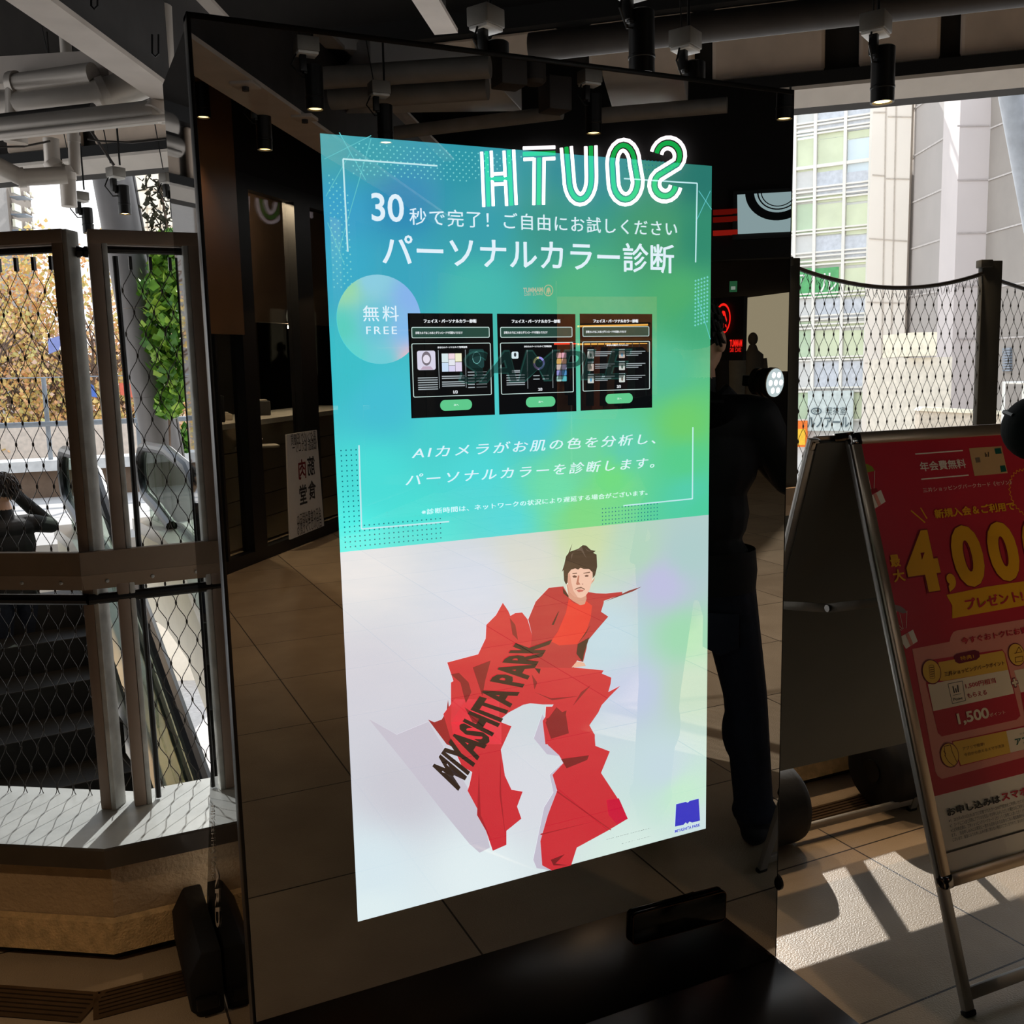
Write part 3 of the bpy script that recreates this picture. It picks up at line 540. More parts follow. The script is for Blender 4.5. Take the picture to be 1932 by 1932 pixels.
# I-beams overhead
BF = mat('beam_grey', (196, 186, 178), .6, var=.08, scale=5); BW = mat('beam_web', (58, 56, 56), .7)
def ibeam(name, e0, e1, o0, z, h):   # e0-e1 one flange edge, o0 across
    e0, e1, o0 = Vector(e0), Vector(e1), Vector(o0)
    t = bpy.data.objects.new(name, None); COL.objects.link(t); t.location = (e0 + e1) / 2; t['kind'] = 'structure'
    MB().prism([V(e0, z), V(e1, z), V(e1 + o0, z), V(e0 + o0, z)], (0, 0, .022)).build('bottom_flange', BF, t, smooth=0)
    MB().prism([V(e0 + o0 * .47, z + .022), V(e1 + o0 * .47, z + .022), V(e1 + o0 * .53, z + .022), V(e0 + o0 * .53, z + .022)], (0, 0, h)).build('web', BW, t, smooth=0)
    MB().prism([V(e0, z + h), V(e1, z + h), V(e1 + o0, z + h), V(e0 + o0, z + h)], (0, 0, .022)).build('top_flange', BF, t, smooth=0); return t
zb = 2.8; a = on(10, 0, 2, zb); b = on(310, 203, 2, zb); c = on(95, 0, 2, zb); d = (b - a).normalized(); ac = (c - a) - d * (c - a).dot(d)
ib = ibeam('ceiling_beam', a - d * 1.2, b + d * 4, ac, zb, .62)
hk = mat('hook_dark', (30, 30, 32), .5, .6)
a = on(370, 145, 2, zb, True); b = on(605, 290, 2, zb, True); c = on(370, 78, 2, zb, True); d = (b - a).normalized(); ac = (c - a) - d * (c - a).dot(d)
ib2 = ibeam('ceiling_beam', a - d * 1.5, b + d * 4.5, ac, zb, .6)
for u, v in ((463, 160), (575, 222)):
    p = on(u, v, 2, zb - .004, True); MB().box(p, (.12, .12, .02), (d, ac.normalized(), Vector((0, 0, 1)))).build('bolt_plate', BF, ib2, bev=.004); MB().lathe(p - Vector((0, 0, .03)), (0, 0, 1), [(.018, 0), (.018, .03)], 6).build('bolt', BW, ib2)
a = on(580, 0, 2, 3.0) if False else None
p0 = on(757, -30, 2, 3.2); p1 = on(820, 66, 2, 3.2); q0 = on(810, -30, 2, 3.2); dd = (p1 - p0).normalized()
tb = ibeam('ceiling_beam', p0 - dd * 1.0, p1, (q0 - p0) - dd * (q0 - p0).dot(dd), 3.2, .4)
# ================================================================== guard fences on the low wall
GALV = mat('galvanised', (196, 196, 190), .5, .25, var=.18, scale=22, bump=.05, bscale=60); RUST = mat('brown_flat_bar', (150, 130, 114), .55, .15, var=.1); WIRE = mat('steel_wire', (62, 58, 54), .45, .8)
PLANK = mat('weathered_plank', (150, 130, 110), .55, .2, var=.15, scale=4, bump=.1); TUBE = mat('black_tube', (20, 18, 18), .4)
YF = 1.0; PA = Vector((-.385, YF, 0)); PBv = Vector((-.318, YF - .012, 0)); WN = Vector((WL.y, -WL.x, 0)); WN = WN if WN.y > 0 else -WN
def net(P, a0, a1, b0, b1, top=None, w=.049, h=.112, r=.0011):
    mb = MB(); hw = w / 2
    if not top: b0 = b1 - math.ceil((b1 - b0) / (h / 2)) * h / 2
    nk = int((a1 - a0) / hw) + 2; nr = int(round((b1 - b0) / (h / 2))) if not top else int((b1 - b0) / (h / 2)) + 1
    for k in range(nk):
        xc = a0 + k * hw; pts = []
        for rr in range(nr + 1):
            s0_ = 1 if (rr + k) % 2 else -1
            for q in range(4):
                f = q / 4; ea = math.cos(math.pi * f) * s0_; b = b0 + (rr + f) * h / 2; a = xc + ea * hw * .5
                tb_ = top(a) if top else b1
                if b <= tb_ + 1e-6 and a0 - .001 <= a <= a1 + .001: pts.append(P.w(a, b, 0))
                elif len(pts) > 2: mb.tube(pts, r, 4, False); pts = []
                else: pts = []
        if len(pts) > 2: mb.tube(pts, r, 4, False)
        for rr in range(nr + 1):
            if (rr + k) % 2:
                a = xc + hw * .5; b = b0 + rr * h / 2
                if a < a1 and b < (top(a) if top else b1) - .01: mb.lathe(P.w(a, b - .006, 0), P.ey, [(.002, 0), (.0032, .003), (.0032, .008), (.002, .011)], 6)
    net.tops = [a0 + k * hw + hw * .5 for k in range(nk) if (nr + k) % 2 and a0 < a0 + k * hw + hw * .5 < a1]
    return mb
def postbar(t, p, z0, z1, ax, wd=.03, dp=.05):   # brown flat face with a galvanised return
    n = Vector((-ax.y, ax.x, 0))
    MB().box(V(p, (z0 + z1) / 2), (wd, dp, z1 - z0), (ax, n, Vector((0, 0, 1)))).build('post', [RUST], t, bev=.003)
def side_plate(t, p, z0, z1, ax, wd, dp):
    n = Vector((-ax.y, ax.x, 0)); MB().box(V(p, (z0 + z1) / 2), (wd, dp, z1 - z0), (ax, n, Vector((0, 0, 1)))).build('post_plate', GALV, t, bev=.002)
R_ = Vector((1, 0, 0)); TOPZ = 1.805
# left bay
tl = thing('guard_fence', 'framed wire-net guard panel at the far left, before the escalator', 'fence', V(PA + WL * .3, .305), 'wire-net guard panels')
pl = PA + WL * .53
LX = -WL
postbar(tl, PA - LX * .006, .305, TOPZ, LX); side_plate(tl, PA + LX * .016, .305, TOPZ, LX, .014, .05)
side_plate(tl, pl, .305, TOPZ, LX, .055, .012); postbar(tl, pl - LX * .04, .305, TOPZ, LX, .02)
for z in (.42, .5, .62, .70, .78):
    MB().lathe(V(pl + LX * .005 - WN * .0065, z), -WN, [(.011, 0), (.011, .002), (.007, .003)], 12).build('screw', mat('screw_steel', (110, 110, 108), .35, .9), tl)
MB().bar(V(PA + LX * .01, TOPZ - .0155), V(PA + WL * .9, TOPZ - .0155), .054, .034).build('top_rail', RUST, tl, bev=.003)
MB().tube([V(PA - LX * .02, TOPZ - .044), V(PA + WL * .9, TOPZ - .044)], .009, 8).build('tension_cable', TUBE, tl)
PN1 = PL(V(PA + WL * .9 + WN * .058, 0), LX, (0, 0, 1))
net(PN1, .0, .88, .2, TOPZ - .082).build('wire_net', WIRE, tl)
for a_ in net.tops: MB().box(PN1.w(a_, TOPZ - .068, 0), (.008, .01, .034), (LX, WN, Vector((0, 0, 1)))).build('clip', TUBE, tl)
# right bay beside the kiosk
tr = thing('guard_fence', 'framed wire-net guard panel between the double posts and the kiosk', 'fence', V(PBv + R_ * .5, .305), 'wire-net guard panels')
postbar(tr, PBv, .305, TOPZ, R_); side_plate(tr, PBv + R_ * .022, .305, TOPZ, R_, .013, .05)
MB().bar(V(PBv - R_ * .015, TOPZ - .0155), V(PBv + R_ * 1.9, TOPZ - .0155), .054, .034).build('top_rail', RUST, tr, bev=.003)
MB().tube([V(PBv + R_ * .02, TOPZ - .044), V(PBv + R_ * 1.9, TOPZ - .044)], .009, 8).build('tension_cable', TUBE, tr)
MB().tube([V(PBv + R_ * .047, .31), V(PBv + R_ * .047, .9), V(PBv + R_ * .05, 1.3), V(PBv + R_ * .047, TOPZ - .06)], .0075, 8).build('edge_rope', TUBE, tr)
PN2 = PL(V(PBv + Vector((0, .068, 0)), 0), R_, (0, 0, 1))
net(PN2, .05, 1.1, .2, TOPZ - .082).build('wire_net', WIRE, tr)
for a_ in net.tops: MB().box(PN2.w(a_, TOPZ - .068, 0), (.008, .01, .034)).build('clip', TUBE, tr)
for pt, dr_ in ((PA + LX * .03, 1), (PBv - R_ * .016, -1)):
    MB().lathe(V(pt, TOPZ - .052), R_ * dr_, [(.012, 0), (.012, .012), (.008, .014), (.014, .018), (.014, .026)], 10).build('bolt', TUBE, tl if dr_ > 0 else tr)
netg = thing('wire_net', 'narrow strip of wire net filling the gap between the two brown posts', 'net', V(PA + R_ * .035, .305))
PN3 = PL(V(PA + R_ * .018 + Vector((0, .05, 0)), 0), R_, (0, 0, 1)); net(PN3, .0, .05, .2, TOPZ - .2).build('mesh', WIRE, netg)
# waist plank and tube
tp = thing('guard_plank', 'weathered brown plank rail across the guard fence at waist height', 'rail', V(PA, .9))
for p0, p1, e in ((PA - WN * .055, PA + WL * 1.6 - WN * .055, 0), (PA - WN * .055 + R_ * .001, Vector((.42, YF - .05, 0)), 1), (Vector((.423, YF - .05, 0)), Vector((6, YF - .05, 0)), 2)):
    d = (p1 - p0).normalized(); n = Vector((-d.y, d.x, 0)); n = n if n.y > 0 else -n
    MB().prism([V(p0, 1.004), V(p1, 1.004), V(p1, .945), V(p0, .945)], n * .022).build('board', PLANK, tp, smooth=0)
    MB().prism([V(p0, .9445), V(p1, .9445), V(p1 + n * .012, .905), V(p0 + n * .012, .905)], n * .022).build('board', PLANK, tp, smooth=0)
    for i in range(6):
        q = p0 + d * (.06 + i * .11); MB().lathe(V(q + n * .004, .925), -n, [(.005, -.004), (.005, .001), (.003, .003)], 8).build('screw', GALV, tp)
tt_ = thing('hand_tube', 'black round tube running just under the brown plank', 'rail', V(PA, .85))
MB().tube([V(PA + WL * 1.6 - WN * .03, .875), V(PA - WN * .03, .878)], .014, 10).build('tube', TUBE, tt_); MB().tube([V(PA - WN * .03, .878), V(Vector((1.6, YF - .03, 0)), .885)], .014, 10).build('tube', TUBE, tt_)
# right-hand fence
gp = MB().prism([Vector((1.45, 1.02, .72)), Vector((6, 1.02, .72)), Vector((6, 1.02, .94)), Vector((1.45, 1.02, .94))], (0, .012, 0)).build('guard_sheet', mat('grey_sheet', (128, 126, 118), .6, .2), smooth=0); tag(gp, 'flat grey sheet under the plank rail right of the kiosk', 'panel')
DGP = mat('dark_grey_post', (62, 62, 58), .6, .3, var=.1)
def rpost(u0, u1, v, label):
    a = on(u0, v, 1, YF); b = on(u1, v, 1, YF); t = thing('fence_post', label, 'post', (a.x, YF, .305), 'dark grey steel posts of the right fence')
    ax = Vector((.94, -.34, 0)).normalized(); n = Vector((-ax.y, ax.x, 0)); wd = (b.x - a.x); zt = on(u0, v, 1, YF).z
    MB().box(((a.x + b.x) / 2, YF, (.305 + zt) / 2), (wd, .03, zt - .305), (ax, n, Vector((0, 0, 1)))).build('flat_bar', DGP, t, bev=.003)
    MB().box(((a.x + b.x) / 2 - wd * .4, YF + .0, zt - .012), (.05, .04, .03), (ax, n, Vector((0, 0, 1)))).build('cable_clamp', DGP, t, bev=.004); return a.x, b.x, zt
x0, x1, z1 = rpost(1478, 1504, 487, 'dark grey fence post just right of the kiosk edge'); x2, x3, z2 = rpost(1855, 1883, 492, 'dark grey fence post rising behind the pink signboard')
P3 = PL((x1, YF, 0), (1, 0, 0), (0, 0, 1)); LNs = x2 - x1
def sag(a): f = max(0, min(1, a / LNs)); return z1 - .04 - .145 * 4 * f * (1 - f) * .42
t3 = thing('wire_net', 'wire net with a sagging black top cable between the two dark posts', 'net', (x1 + .5, YF, 1))
net(P3, .004, LNs - .004, 1.0, 1.9, sag, .045, .108, .0012).build('mesh', WIRE, t3)
MB().tube([P3.w(LNs * i / 16, sag(LNs * i / 16) + .008, 0) for i in range(17)], .008, 8).build('top_cable', TUBE, t3)
for i in range(1, 24):
    a = LNs * i / 24; MB().tube([P3.w(a - .016, sag(a) - .03, 0), P3.w(a - .008, sag(a) - .004, 0), P3.w(a, sag(a) + .006, 0), P3.w(a + .008, sag(a) - .004, 0), P3.w(a + .016, sag(a) - .03, 0)], .0012, 4, False).build('loop', WIRE, t3)
P4 = PL((x3, YF, 0), (1, 0, 0), (0, 0, 1))
t4 = thing('wire_net', 'wire net running out of the right edge past the far post', 'net', (x3 + .5, YF, 1))
s4 = lambda a: z2 - .08 - .12 * min(1, a / .6)
net(P4, .004, .9, 1.0, 1.9, s4, .045, .108, .0012).build('mesh', WIRE, t4); MB().tube([P4.w(.9 * i / 8, s4(.9 * i / 8) + .008, 0) for i in range(9)], .008, 8).build('top_cable', TUBE, t4)

# ================================================================== escalators, terrace and beyond
TERR = mat('terrace_tiles', (178, 172, 166), .7, var=.08, scale=2, bump=.05)
struct(MB().prism([Vector((-9, 8.2, 0)), Vector((8, 8.2, 0)), Vector((8, 14.6, 0)), Vector((-9, 14.6, 0))], (0, 0, -.4)).build('floor_terrace', TERR, smooth=0))
struct(MB().prism([Vector((-9, 13.2, 0)), Vector((8, 12.2, 0)), Vector((8, 12.2, .36)), Vector((-9, 13.2, .36))], (0, .5, 0)).build('wall_parapet', mat('parapet_brown', (120, 98, 80), .8), smooth=0))
struct(MB().prism([Vector((-9, 13.12, .36)), Vector((8, 12.12, .36)), Vector((8, 12.12, .50)), Vector((-9, 13.12, .50))], (0, .66, 0)).build('trim_7', mat('white_coping', (226, 224, 220), .5), smooth=0))
RG = mat('railing_grey', (150, 155, 160), .4, .5)
rl = thing('balcony_railing', 'grey steel railing on the white coping behind the escalator', 'railing', (0, 12.8, .5))
ra, rb = Vector((-9, 13.3, 0)), Vector((8, 12.35, 0))
MB().bar(V(ra, .98), V(rb, .98), .07, .07).build('top_rail', RG, rl, bev=.01)
for i in range(15):
    p = ra + (rb - ra) * ((i + .5) / 15); MB().box(V(p, 1.05), (.06, .05, 1.1)).build('post', RG, rl, bev=.006)
MB().tube([V(ra, 1.6), V(rb, 1.6)], .008, 6).build('wire', RG, rl)
ED = Vector((-.1127, .894, 0)).normalized() ; SL = math.tan(math.radians(30)); EU = (ED + Vector((0, 0, SL))).normalized(); EX = Vector((ED.y, -ED.x, 0))
ESS = mat('escalator_steel', (176, 172, 164), .3, .75, var=.06); ECR = mat('escalator_cream', (214, 206, 186), .4, .1, var=.04); ERB = mat('handrail_rubber', (14, 13, 14), .35); EGL = glass('balustrade_glass', (222, 230, 222), .10, .92); STP = mat('step_dark', (34, 32, 31), .55, .4, bump=.1)
def handpath(px, top, n=14):
    """far curl, flat run, then down the slope; px = lateral offset point at the top of the slope"""
    r = .22; e = top + ED * 1.15
    L = [e + ED * (r * math.sin(math.pi * (1 - i / 8))) + Vector((0, 0, -r + r * math.cos(math.pi * (1 - i / 8)))) for i in range(9)]
    L = [e - ED * .75 + Vector((0, 0, -2 * r - .16)), e - ED * .3 + Vector((0, 0, -2 * r - .05))] + L
    for i in range(1, 4): L.append(e - ED * (1.15 - .35) * i / 3)
    L.append(top - EU * .25 + Vector((0, 0, .03)))
    L += [top - EU * (8.5 * i / n) for i in range(1, n + 1)]; return L
def escalator(Pt, side, label, steps=True):
    """Pt = handrail at the top of the slope nearest the viewer's right; side = width to the left"""
    t = thing('escalator', label, 'escalator', V(Pt, 0), 'paired escalators going down')
    for k, o in enumerate((0, side)):
        T0 = Pt + EX * o
        MB().tube(handpath(0, T0), .045, 10).build('handrail', ERB, t)
        g = MB(); hp = handpath(0, T0)[10:]
        lo = [p - Vector((0, 0, .62)) for p in hp]
        for i in range(len(hp) - 1): g.hexa([lo[i], lo[i + 1], lo[i + 1] + EX * .012, lo[i] + EX * .012], [hp[i] - Vector((0, 0, .03)), hp[i + 1] - Vector((0, 0, .03)), hp[i + 1] + EX * .012 - Vector((0, 0, .03)), hp[i] + EX * .012 - Vector((0, 0, .03))])
        e = T0 + ED * 1.15
        arc = [e + ED * (.2 * math.sin(math.pi * (1 - i / 8))) + Vector((0, 0, -.22 + .19 * math.cos(math.pi * (1 - i / 8)))) for i in range(9)]
        g.prism(arc[::-1] + [e - Vector((0, 0, .62)), e + ED * .15 - Vector((0, 0, .62))][:1], EX * .012)
        g.build('balustrade', EGL, t, smooth=0)
        sg = -1 if o == 0 and side > 0 else 1
        s1_ = MB(); dk = 1 if k == 0 else -1
        out = EX * (.16 if (o == max(0, side)) else -.16)
        for (m_, z_, wd, nm) in ((ESS, .62, .12, 'skirt_deck'),):
            q = [p - Vector((0, 0, z_)) for p in hp]; a_ = T0 + ED * 1.3 - Vector((0, 0, z_)); q = [a_] + q
            for i in range(len(q) - 1): s1_.hexa([q[i] - EX * wd - Vector((0, 0, .1)), q[i + 1] - EX * wd - Vector((0, 0, .1)), q[i + 1] + EX * wd - Vector((0, 0, .1)), q[i] + EX * wd - Vector((0, 0, .1))], [q[i] - EX * wd, q[i + 1] - EX * wd, q[i + 1] + EX * wd, q[i] + EX * wd])
            s1_.build(nm, m_, t, smooth=0)
        cl = MB(); q = [p - Vector((0, 0, .72)) for p in hp]; q = [T0 + ED * 1.3 - Vector((0, 0, .72))] + q
        for i in range(len(q) - 1): cl.hexa([q[i] - EX * .1 - Vector((0, 0, .7)), q[i + 1] - EX * .1 - Vector((0, 0, .7)), q[i + 1] + EX * .1 - Vector((0, 0, .7)), q[i] + EX * .1 - Vector((0, 0, .7))], [q[i] - EX * .1, q[i + 1] - EX * .1, q[i + 1] + EX * .1, q[i] + EX * .1])
        cl.build('side_cladding', ECR, t, smooth=0)
        ln = MB(); ln.tube([p - Vector((0, 0, .60)) + EX * .07 for p in hp], .018, 6); ln.build('deck_strip', ERB, t)
    N = 26; z0 = Pt.z - .95
    lo, hi = (side, 0) if side < 0 else (0, side)
    for i in range(N):
        c = Pt + EX * ((lo + hi) / 2) - ED * (.35 * i) ; z = z0 - i * .35 * SL
        MB().box((c.x, c.y, z - .11), (abs(side) - .26, .37, .22), (EX, ED, Vector((0, 0, 1)))).build('step', STP, t, bev=.008, smooth=0)
    MB().box(V(Pt + EX * ((lo + hi) / 2) + ED * .85, z0 - .05), (abs(side) - .26, 1.4, .1), (EX, ED, Vector((0, 0, 1)))).build('comb_plate', ESS, t, smooth=0); return t
H1 = on(175, 865, 2, .93)
def slope_pt(u, v, P):     # shift P sideways so that the handrail slope passes pixel (u, v)
    best = None
    for i in range(-200, 200):
        o = i * .01
        for j in range(1, 80):
            q = P + EX * o - EU * (j * .1); x, y = pr(q); e = (x - u) ** 2 + (y - v) ** 2
            if best is None or e < best[0]: best = (e, o)
    return P + EX * best[1]
H1 = slope_pt(320, 1290, H1)
esc_a = escalator(H1, -1.15, 'escalator whose dark steps show through the left wire net')
H2 = H1 + EX * .62
esc_b = escalator(H2, 1.15, 'second escalator with cream side panels, nearer the kiosk side')
# slanting round column
cb = Vector((.46, 9.3, 0)); ct = Vector((-.06, 9.0, 5))
b_ = on(308, 860, 1, 9.2); t_ = on(214, 345, 1, 9.0); dcol = (t_ - b_).normalized()
CG = mat('column_grey', (112, 108, 106), .5, .35, var=.08, scale=3)
cl = thing('slanting_column', 'thick grey round column leaning left beyond the escalators', 'column', (b_.x, b_.y, 0))
e0 = b_ - dcol * (b_.z / dcol.z); MB().tube([e0, b_ + dcol * .65], .19, 28).build('shaft', CG, cl); MB().tube([b_ + dcol * .652, b_ + dcol * 1.55], .193, 28).build('shaft', CG, cl); MB().tube([b_ + dcol * 1.552, t_ + dcol * 1.6], .19, 28).build('shaft', CG, cl)
MB().tube([e0 + Vector((.2, 0, 0)), t_ + dcol * 1.6 + Vector((.2, 0, 0))], .018, 8).build('pipe', CG, cl)
MB().box(on(283, 565, 1, 9.1), (.12, .1, .1)).build('clamp', TUBE, cl, bev=.01)
# ---- planting
GR = [mat('leaf_green', (104, 150, 44), .55, var=.3), mat('leaf_deep', (66, 112, 32), .55, var=.3), mat('leaf_lime', (148, 182, 62), .55, var=.2)]
AU = [mat('leaf_gold', (238, 204, 128), .7, var=.15), mat('leaf_orange', (240, 186, 130), .7, var=.15), mat('leaf_olive', (210, 198, 124), .7, var=.2), mat('leaf_pinkish', (224, 186, 160), .7)]
BARK = mat('bark', (112, 92, 78), .9, var=.2, bump=.4)
def leaf(mb, p, s, rng):
    a = Vector((rng.gauss(0, 1), rng.gauss(0, 1), rng.gauss(0, .7))).normalized(); x, y = basis(a)
    mb.add([p, p + x * s * .5 + y * s * .35, p + y * s, p - x * s * .5 + y * s * .35], [(0, 1, 2, 3)])
def crown(mb, blobs, n, s, rng, nm):
    for _ in range(n):
        c, r = blobs[rng.randrange(len(blobs))]; d = Vector((rng.gauss(0, 1), rng.gauss(0, 1), rng.gauss(0, 1))).normalized() * (rng.random() ** .45)
        mb.cur = rng.choices(range(nm), weights=[4, 3, 3, 1.5][:nm])[0]; leaf(mb, Vector(c) + Vector((d.x * r[0], d.y * r[1], d.z * r[2])), s * rng.uniform(.6, 1.3), rng)
def branches(mb, p, d, L, r, depth, rng):
    q = p + d * L; m_ = (p + q) / 2 + Vector((rng.gauss(0, .04), rng.gauss(0, .04), 0)) * L; mb.tube([p, m_, q], r, 6, False, r * .62)
    if depth:
        for _ in range(3 if depth > 1 else 4):
            e = (d + Vector((rng.gauss(0, .5), rng.gauss(0, .5), rng.gauss(.1, .3)))).normalized(); branches(mb, q - d * L * rng.uniform(0, .35), e, L * rng.uniform(.55, .8), r * .55, depth - 1, rng)
def tree(name, label, p, h, rx, seed, mats, n, s, grp, full=.6):
    rng = random.Random(seed); t = thing(name, label, 'tree', p, grp); mb = MB(); p = Vector(p)
    branches(mb, p, Vector((rng.gauss(0, .05), 0, 1)).normalized(), h * .42, h * .024, 4, rng); mb.build('trunk', BARK, t)
    bl = [(p + Vector((rng.gauss(0, rx * .5), rng.gauss(0, rx * .4), h * rng.uniform(.35, .92))), (rx * .5, rx * .45, h * .16)) for _ in range(14)]
    mb = MB(); crown(mb, bl, n, s, rng, len(mats)); o = mb.build('foliage', mats, t, smooth=0); o['kind'] = 'stuff'; return t
for i, (u, y, zt_, rx, lb) in enumerate(((20, 17, 1.0, 1.6, 'gold autumn tree at the far left behind the wire net'), (95, 18.5, 1.35, 1.7, 'tallest orange autumn tree, left of the double posts'), (165, 17.5, 1.0, 1.3, 'bare-branched pale tree right behind the double posts'), (255, 19, .9, 1.7, 'orange tree seen past the slanting column'), (-60, 19, .8, 1.8, 'olive tree cut off by the left edge of the view'))):
    v_ = (555, 470, 560, 590, 560)[i]; p = on(u, v_, 1, y); tree('autumn_tree', lb, (p.x, y, p.z - 6.2), 6.4, rx, 11 + i, [AU[(0, 1, 3, 1, 2)[i]], AU[2], AU[(1, 0, 0, 3, 0)[i]], AU[3]], 6800, .075, 'autumn trees on the street beyond')
rng = random.Random(5)
vp = thing('climbing_plant', 'bright green climbing plant beside the slanting column', 'plant', on(310, 880, 1, 8.8)); mb = MB()
def ctr(u, v): return on(u, v, 1, 8.8)
bl = [(ctr(u, v), (r, .22, r * 1.2)) for u, v, r in ((318, 470, .12), (312, 500, .16), (305, 545, .24), (318, 590, .22), (308, 640, .22), (322, 690, .2), (328, 740, .15), (318, 770, .12))]
crown(mb, bl, 1500, .10, rng, 3); mb.build('leaves', [GR[0], GR[1], GR[2]], vp, smooth=0)['kind'] = 'stuff'
MB().tube([ctr(322, 870), ctr(316, 700), ctr(310, 560), ctr(316, 430), ctr(300, 340)], .012, 6).build('stem', BARK, vp)
tw = MB(); q0 = MB()
for i in range(90):
    p = ctr(rng.uniform(268, 322), rng.uniform(335, 470)); tw.tube([p, p + Vector((rng.gauss(0, .05), .02, rng.uniform(-.09, .03)))], .007, 4)
    leaf(tw, p, .07, rng)
tw.build('twigs', mat('dry_twig', (60, 58, 40), .8), vp, smooth=0)
sh = thing('shrub', 'low dark green shrub at the foot of the slanting column', 'shrub', on(325, 865, 1, 12.8)); mb = MB()
crown(mb, [(on(u, v, 1, 12.8), (.28, .25, .25)) for u, v in ((308, 850), (325, 835), (340, 850), (325, 862))], 900, .11, rng, 2); mb.build('leaves', [GR[1], GR[0]], sh, smooth=0)['kind'] = 'stuff'
# ---- far buildings on the left
class FAC(PL):
    """facade between two pixel columns at two depths (distance along y)"""
    def __init__(s, u0, y0, u1, y1, v=640):
        a = on(u0, v, 1, y0); b = on(u1, v, 1, y1); ex = (b - a); ex.z = 0; PL.__init__(s, V(a, 0), ex, (0, 0, 1)); s.L = ex.length
    def block(s, name, m, parent, a0, b0, a1, b1, th=.1, d=0, bev=0): return MB().prism([s.w(a, b, d - th) for a, b in ((a0, b0), (a1, b0), (a1, b1), (a0, b1))], s.en * th).build(name, m, parent, bev=bev, smooth=0)
    def pblock(s, name, m, parent, u0, v0, u1, v1, th=.1, d=0):   # pixel rectangle: left-top, right-bottom
        a0, b1 = s.px(u0, v0); a1, b0 = s.px(u1, v1); return s.block(name, m, parent, a0, b0, a1, b1, th, d)
    def quad(s, name, m, parent, pts, th=.1, d=0): return MB().flat(s, [s.px(*p) for p in pts], d, th).build(name, m, parent, smooth=0)
BE = mat('facade_taupe', (108, 98, 88), .85, var=.05, scale=.5); BE2 = mat('facade_pale', (138, 134, 130), .85, var=.04); WIN = mat('window_pale', (238, 236, 214), .25, var=.08, scale=2); WFR = mat('window_frame_pale', (190, 180, 170), .6); BGL = mat('balcony_grey', (130, 140, 152), .4)
ta = thing('apartment_tower', 'taupe apartment tower with small pale windows at the far left', 'building', on(40, 600, 1, 42))
F = FAC(38, 42, 82, 46); F.block('wall', BE, ta, 0, -6, F.L, 14, 6)
FL_ = FAC(-60, 38, 38, 42); FL_.block('side_wall', BE2, ta, 0, -6, FL_.L, 14, 3)
for v in (362, 392, 420, 448, 476):
    for u0, u1 in ((42, 52), (53, 62)):
        fr_ = F.pblock('window', WFR, ta, u0 + (v - 362) * .06, v - 2, u1 + (v - 362) * .06, v + 12, .2, .05); F.pblock('pane', WIN, fr_, u0 + 1 + (v - 362) * .06, v, u1 - 1 + (v - 362) * .06, v + 11, .1, .12)
for v in (352, 385, 415, 445):
    FL_.pblock('balcony', BGL, ta, 22 + (v - 352) * .05, v + 18, 37 + (v - 352) * .05, v + 26, .6, .5); FL_.pblock('pane', WIN, ta, 21 + (v - 352) * .05, v - 2, 35 + (v - 352) * .05, v + 17, .1, .08)
tb2 = thing('tile_building', 'bright cream building with a colourful mural behind the climbing plant', 'building', on(280, 600, 1, 24))
F2 = FAC(232, 24, 420, 23); F2.block('wall', mat('cream_tile', (246, 234, 214), .8, var=.03), tb2, 0, -6, F2.L, 12, 3)
jl = MB()
for u in (250, 275, 300, 325): line(jl, F2, (u, 300), (u + 8, 620), .03, .01)
for v in (360, 395, 430, 480, 530): line(jl, F2, (236, v), (360, v - 4), .03, .01)
jl.build('tile_joints', mat('joint_tan', (205, 190, 168), .8), tb2, smooth=0)
for pts, c in (([(238, 375), (250, 372), (258, 420), (240, 440)], (244, 206, 80)), ([(256, 372), (259, 380), (248, 420), (244, 432), (249, 460), (238, 462), (240, 425)], (232, 120, 82)), ([(240, 430), (252, 440), (256, 470), (242, 470)], (238, 168, 120)), ([(254, 480), (266, 478), (268, 520), (256, 522)], (216, 140, 120)), ([(258, 490), (267, 488), (268, 500), (259, 502)], (240, 170, 60))): F2.quad('mural', mat(f'mural_{c[0]}_{c[1]}', c, .8), tb2, pts, .02, .03)
# street playground colours among the trees
for i, (pts, c, lb, ct_) in enumerate((([(112, 640), (122, 600), (128, 596), (119, 645)], (220, 96, 84), 'red sloping bar glimpsed among the autumn trees', 'bar'), ([(162, 722), (176, 726), (184, 750), (170, 748)], (88, 120, 200), 'blue patch of a play structure between the double posts', 'play structure'), ([(225, 722), (262, 726), (258, 752), (228, 745)], (226, 112, 88), 'orange-red banner glimpsed left of the column foot', 'banner'), ([(264, 730), (278, 780), (284, 808), (268, 808)], (240, 226, 70), 'yellow banner beside the slanting column', 'banner'), ([(90, 640), (118, 632), (112, 660), (92, 668)], (140, 150, 205), 'pale blue awning glimpsed among the autumn trees', 'awning'))):
    F3 = FAC(60, 16, 320, 16); o = F3.quad(ct_.replace(' ', '_'), mat(f'patch_{i}', c, .7), None, pts, .15, 0); tag(o, lb, ct_)
struct(MB().prism([Vector((-60, 14, -6)), Vector((60, 14, -6)), Vector((60, 90, -6)), Vector((-60, 90, -6))], (0, 0, -.3)).build('ground_street', mat('street_pale', (190, 184, 178), .9), smooth=0))
struct(MB().prism([Vector((-60, 1.3, -7)), Vector((60, 1.3, -7)), Vector((60, 14, -7)), Vector((-60, 14, -7))], (0, 0, -.3)).build('ground_street', mat('street_pale', (190, 184, 178), .9), smooth=0))
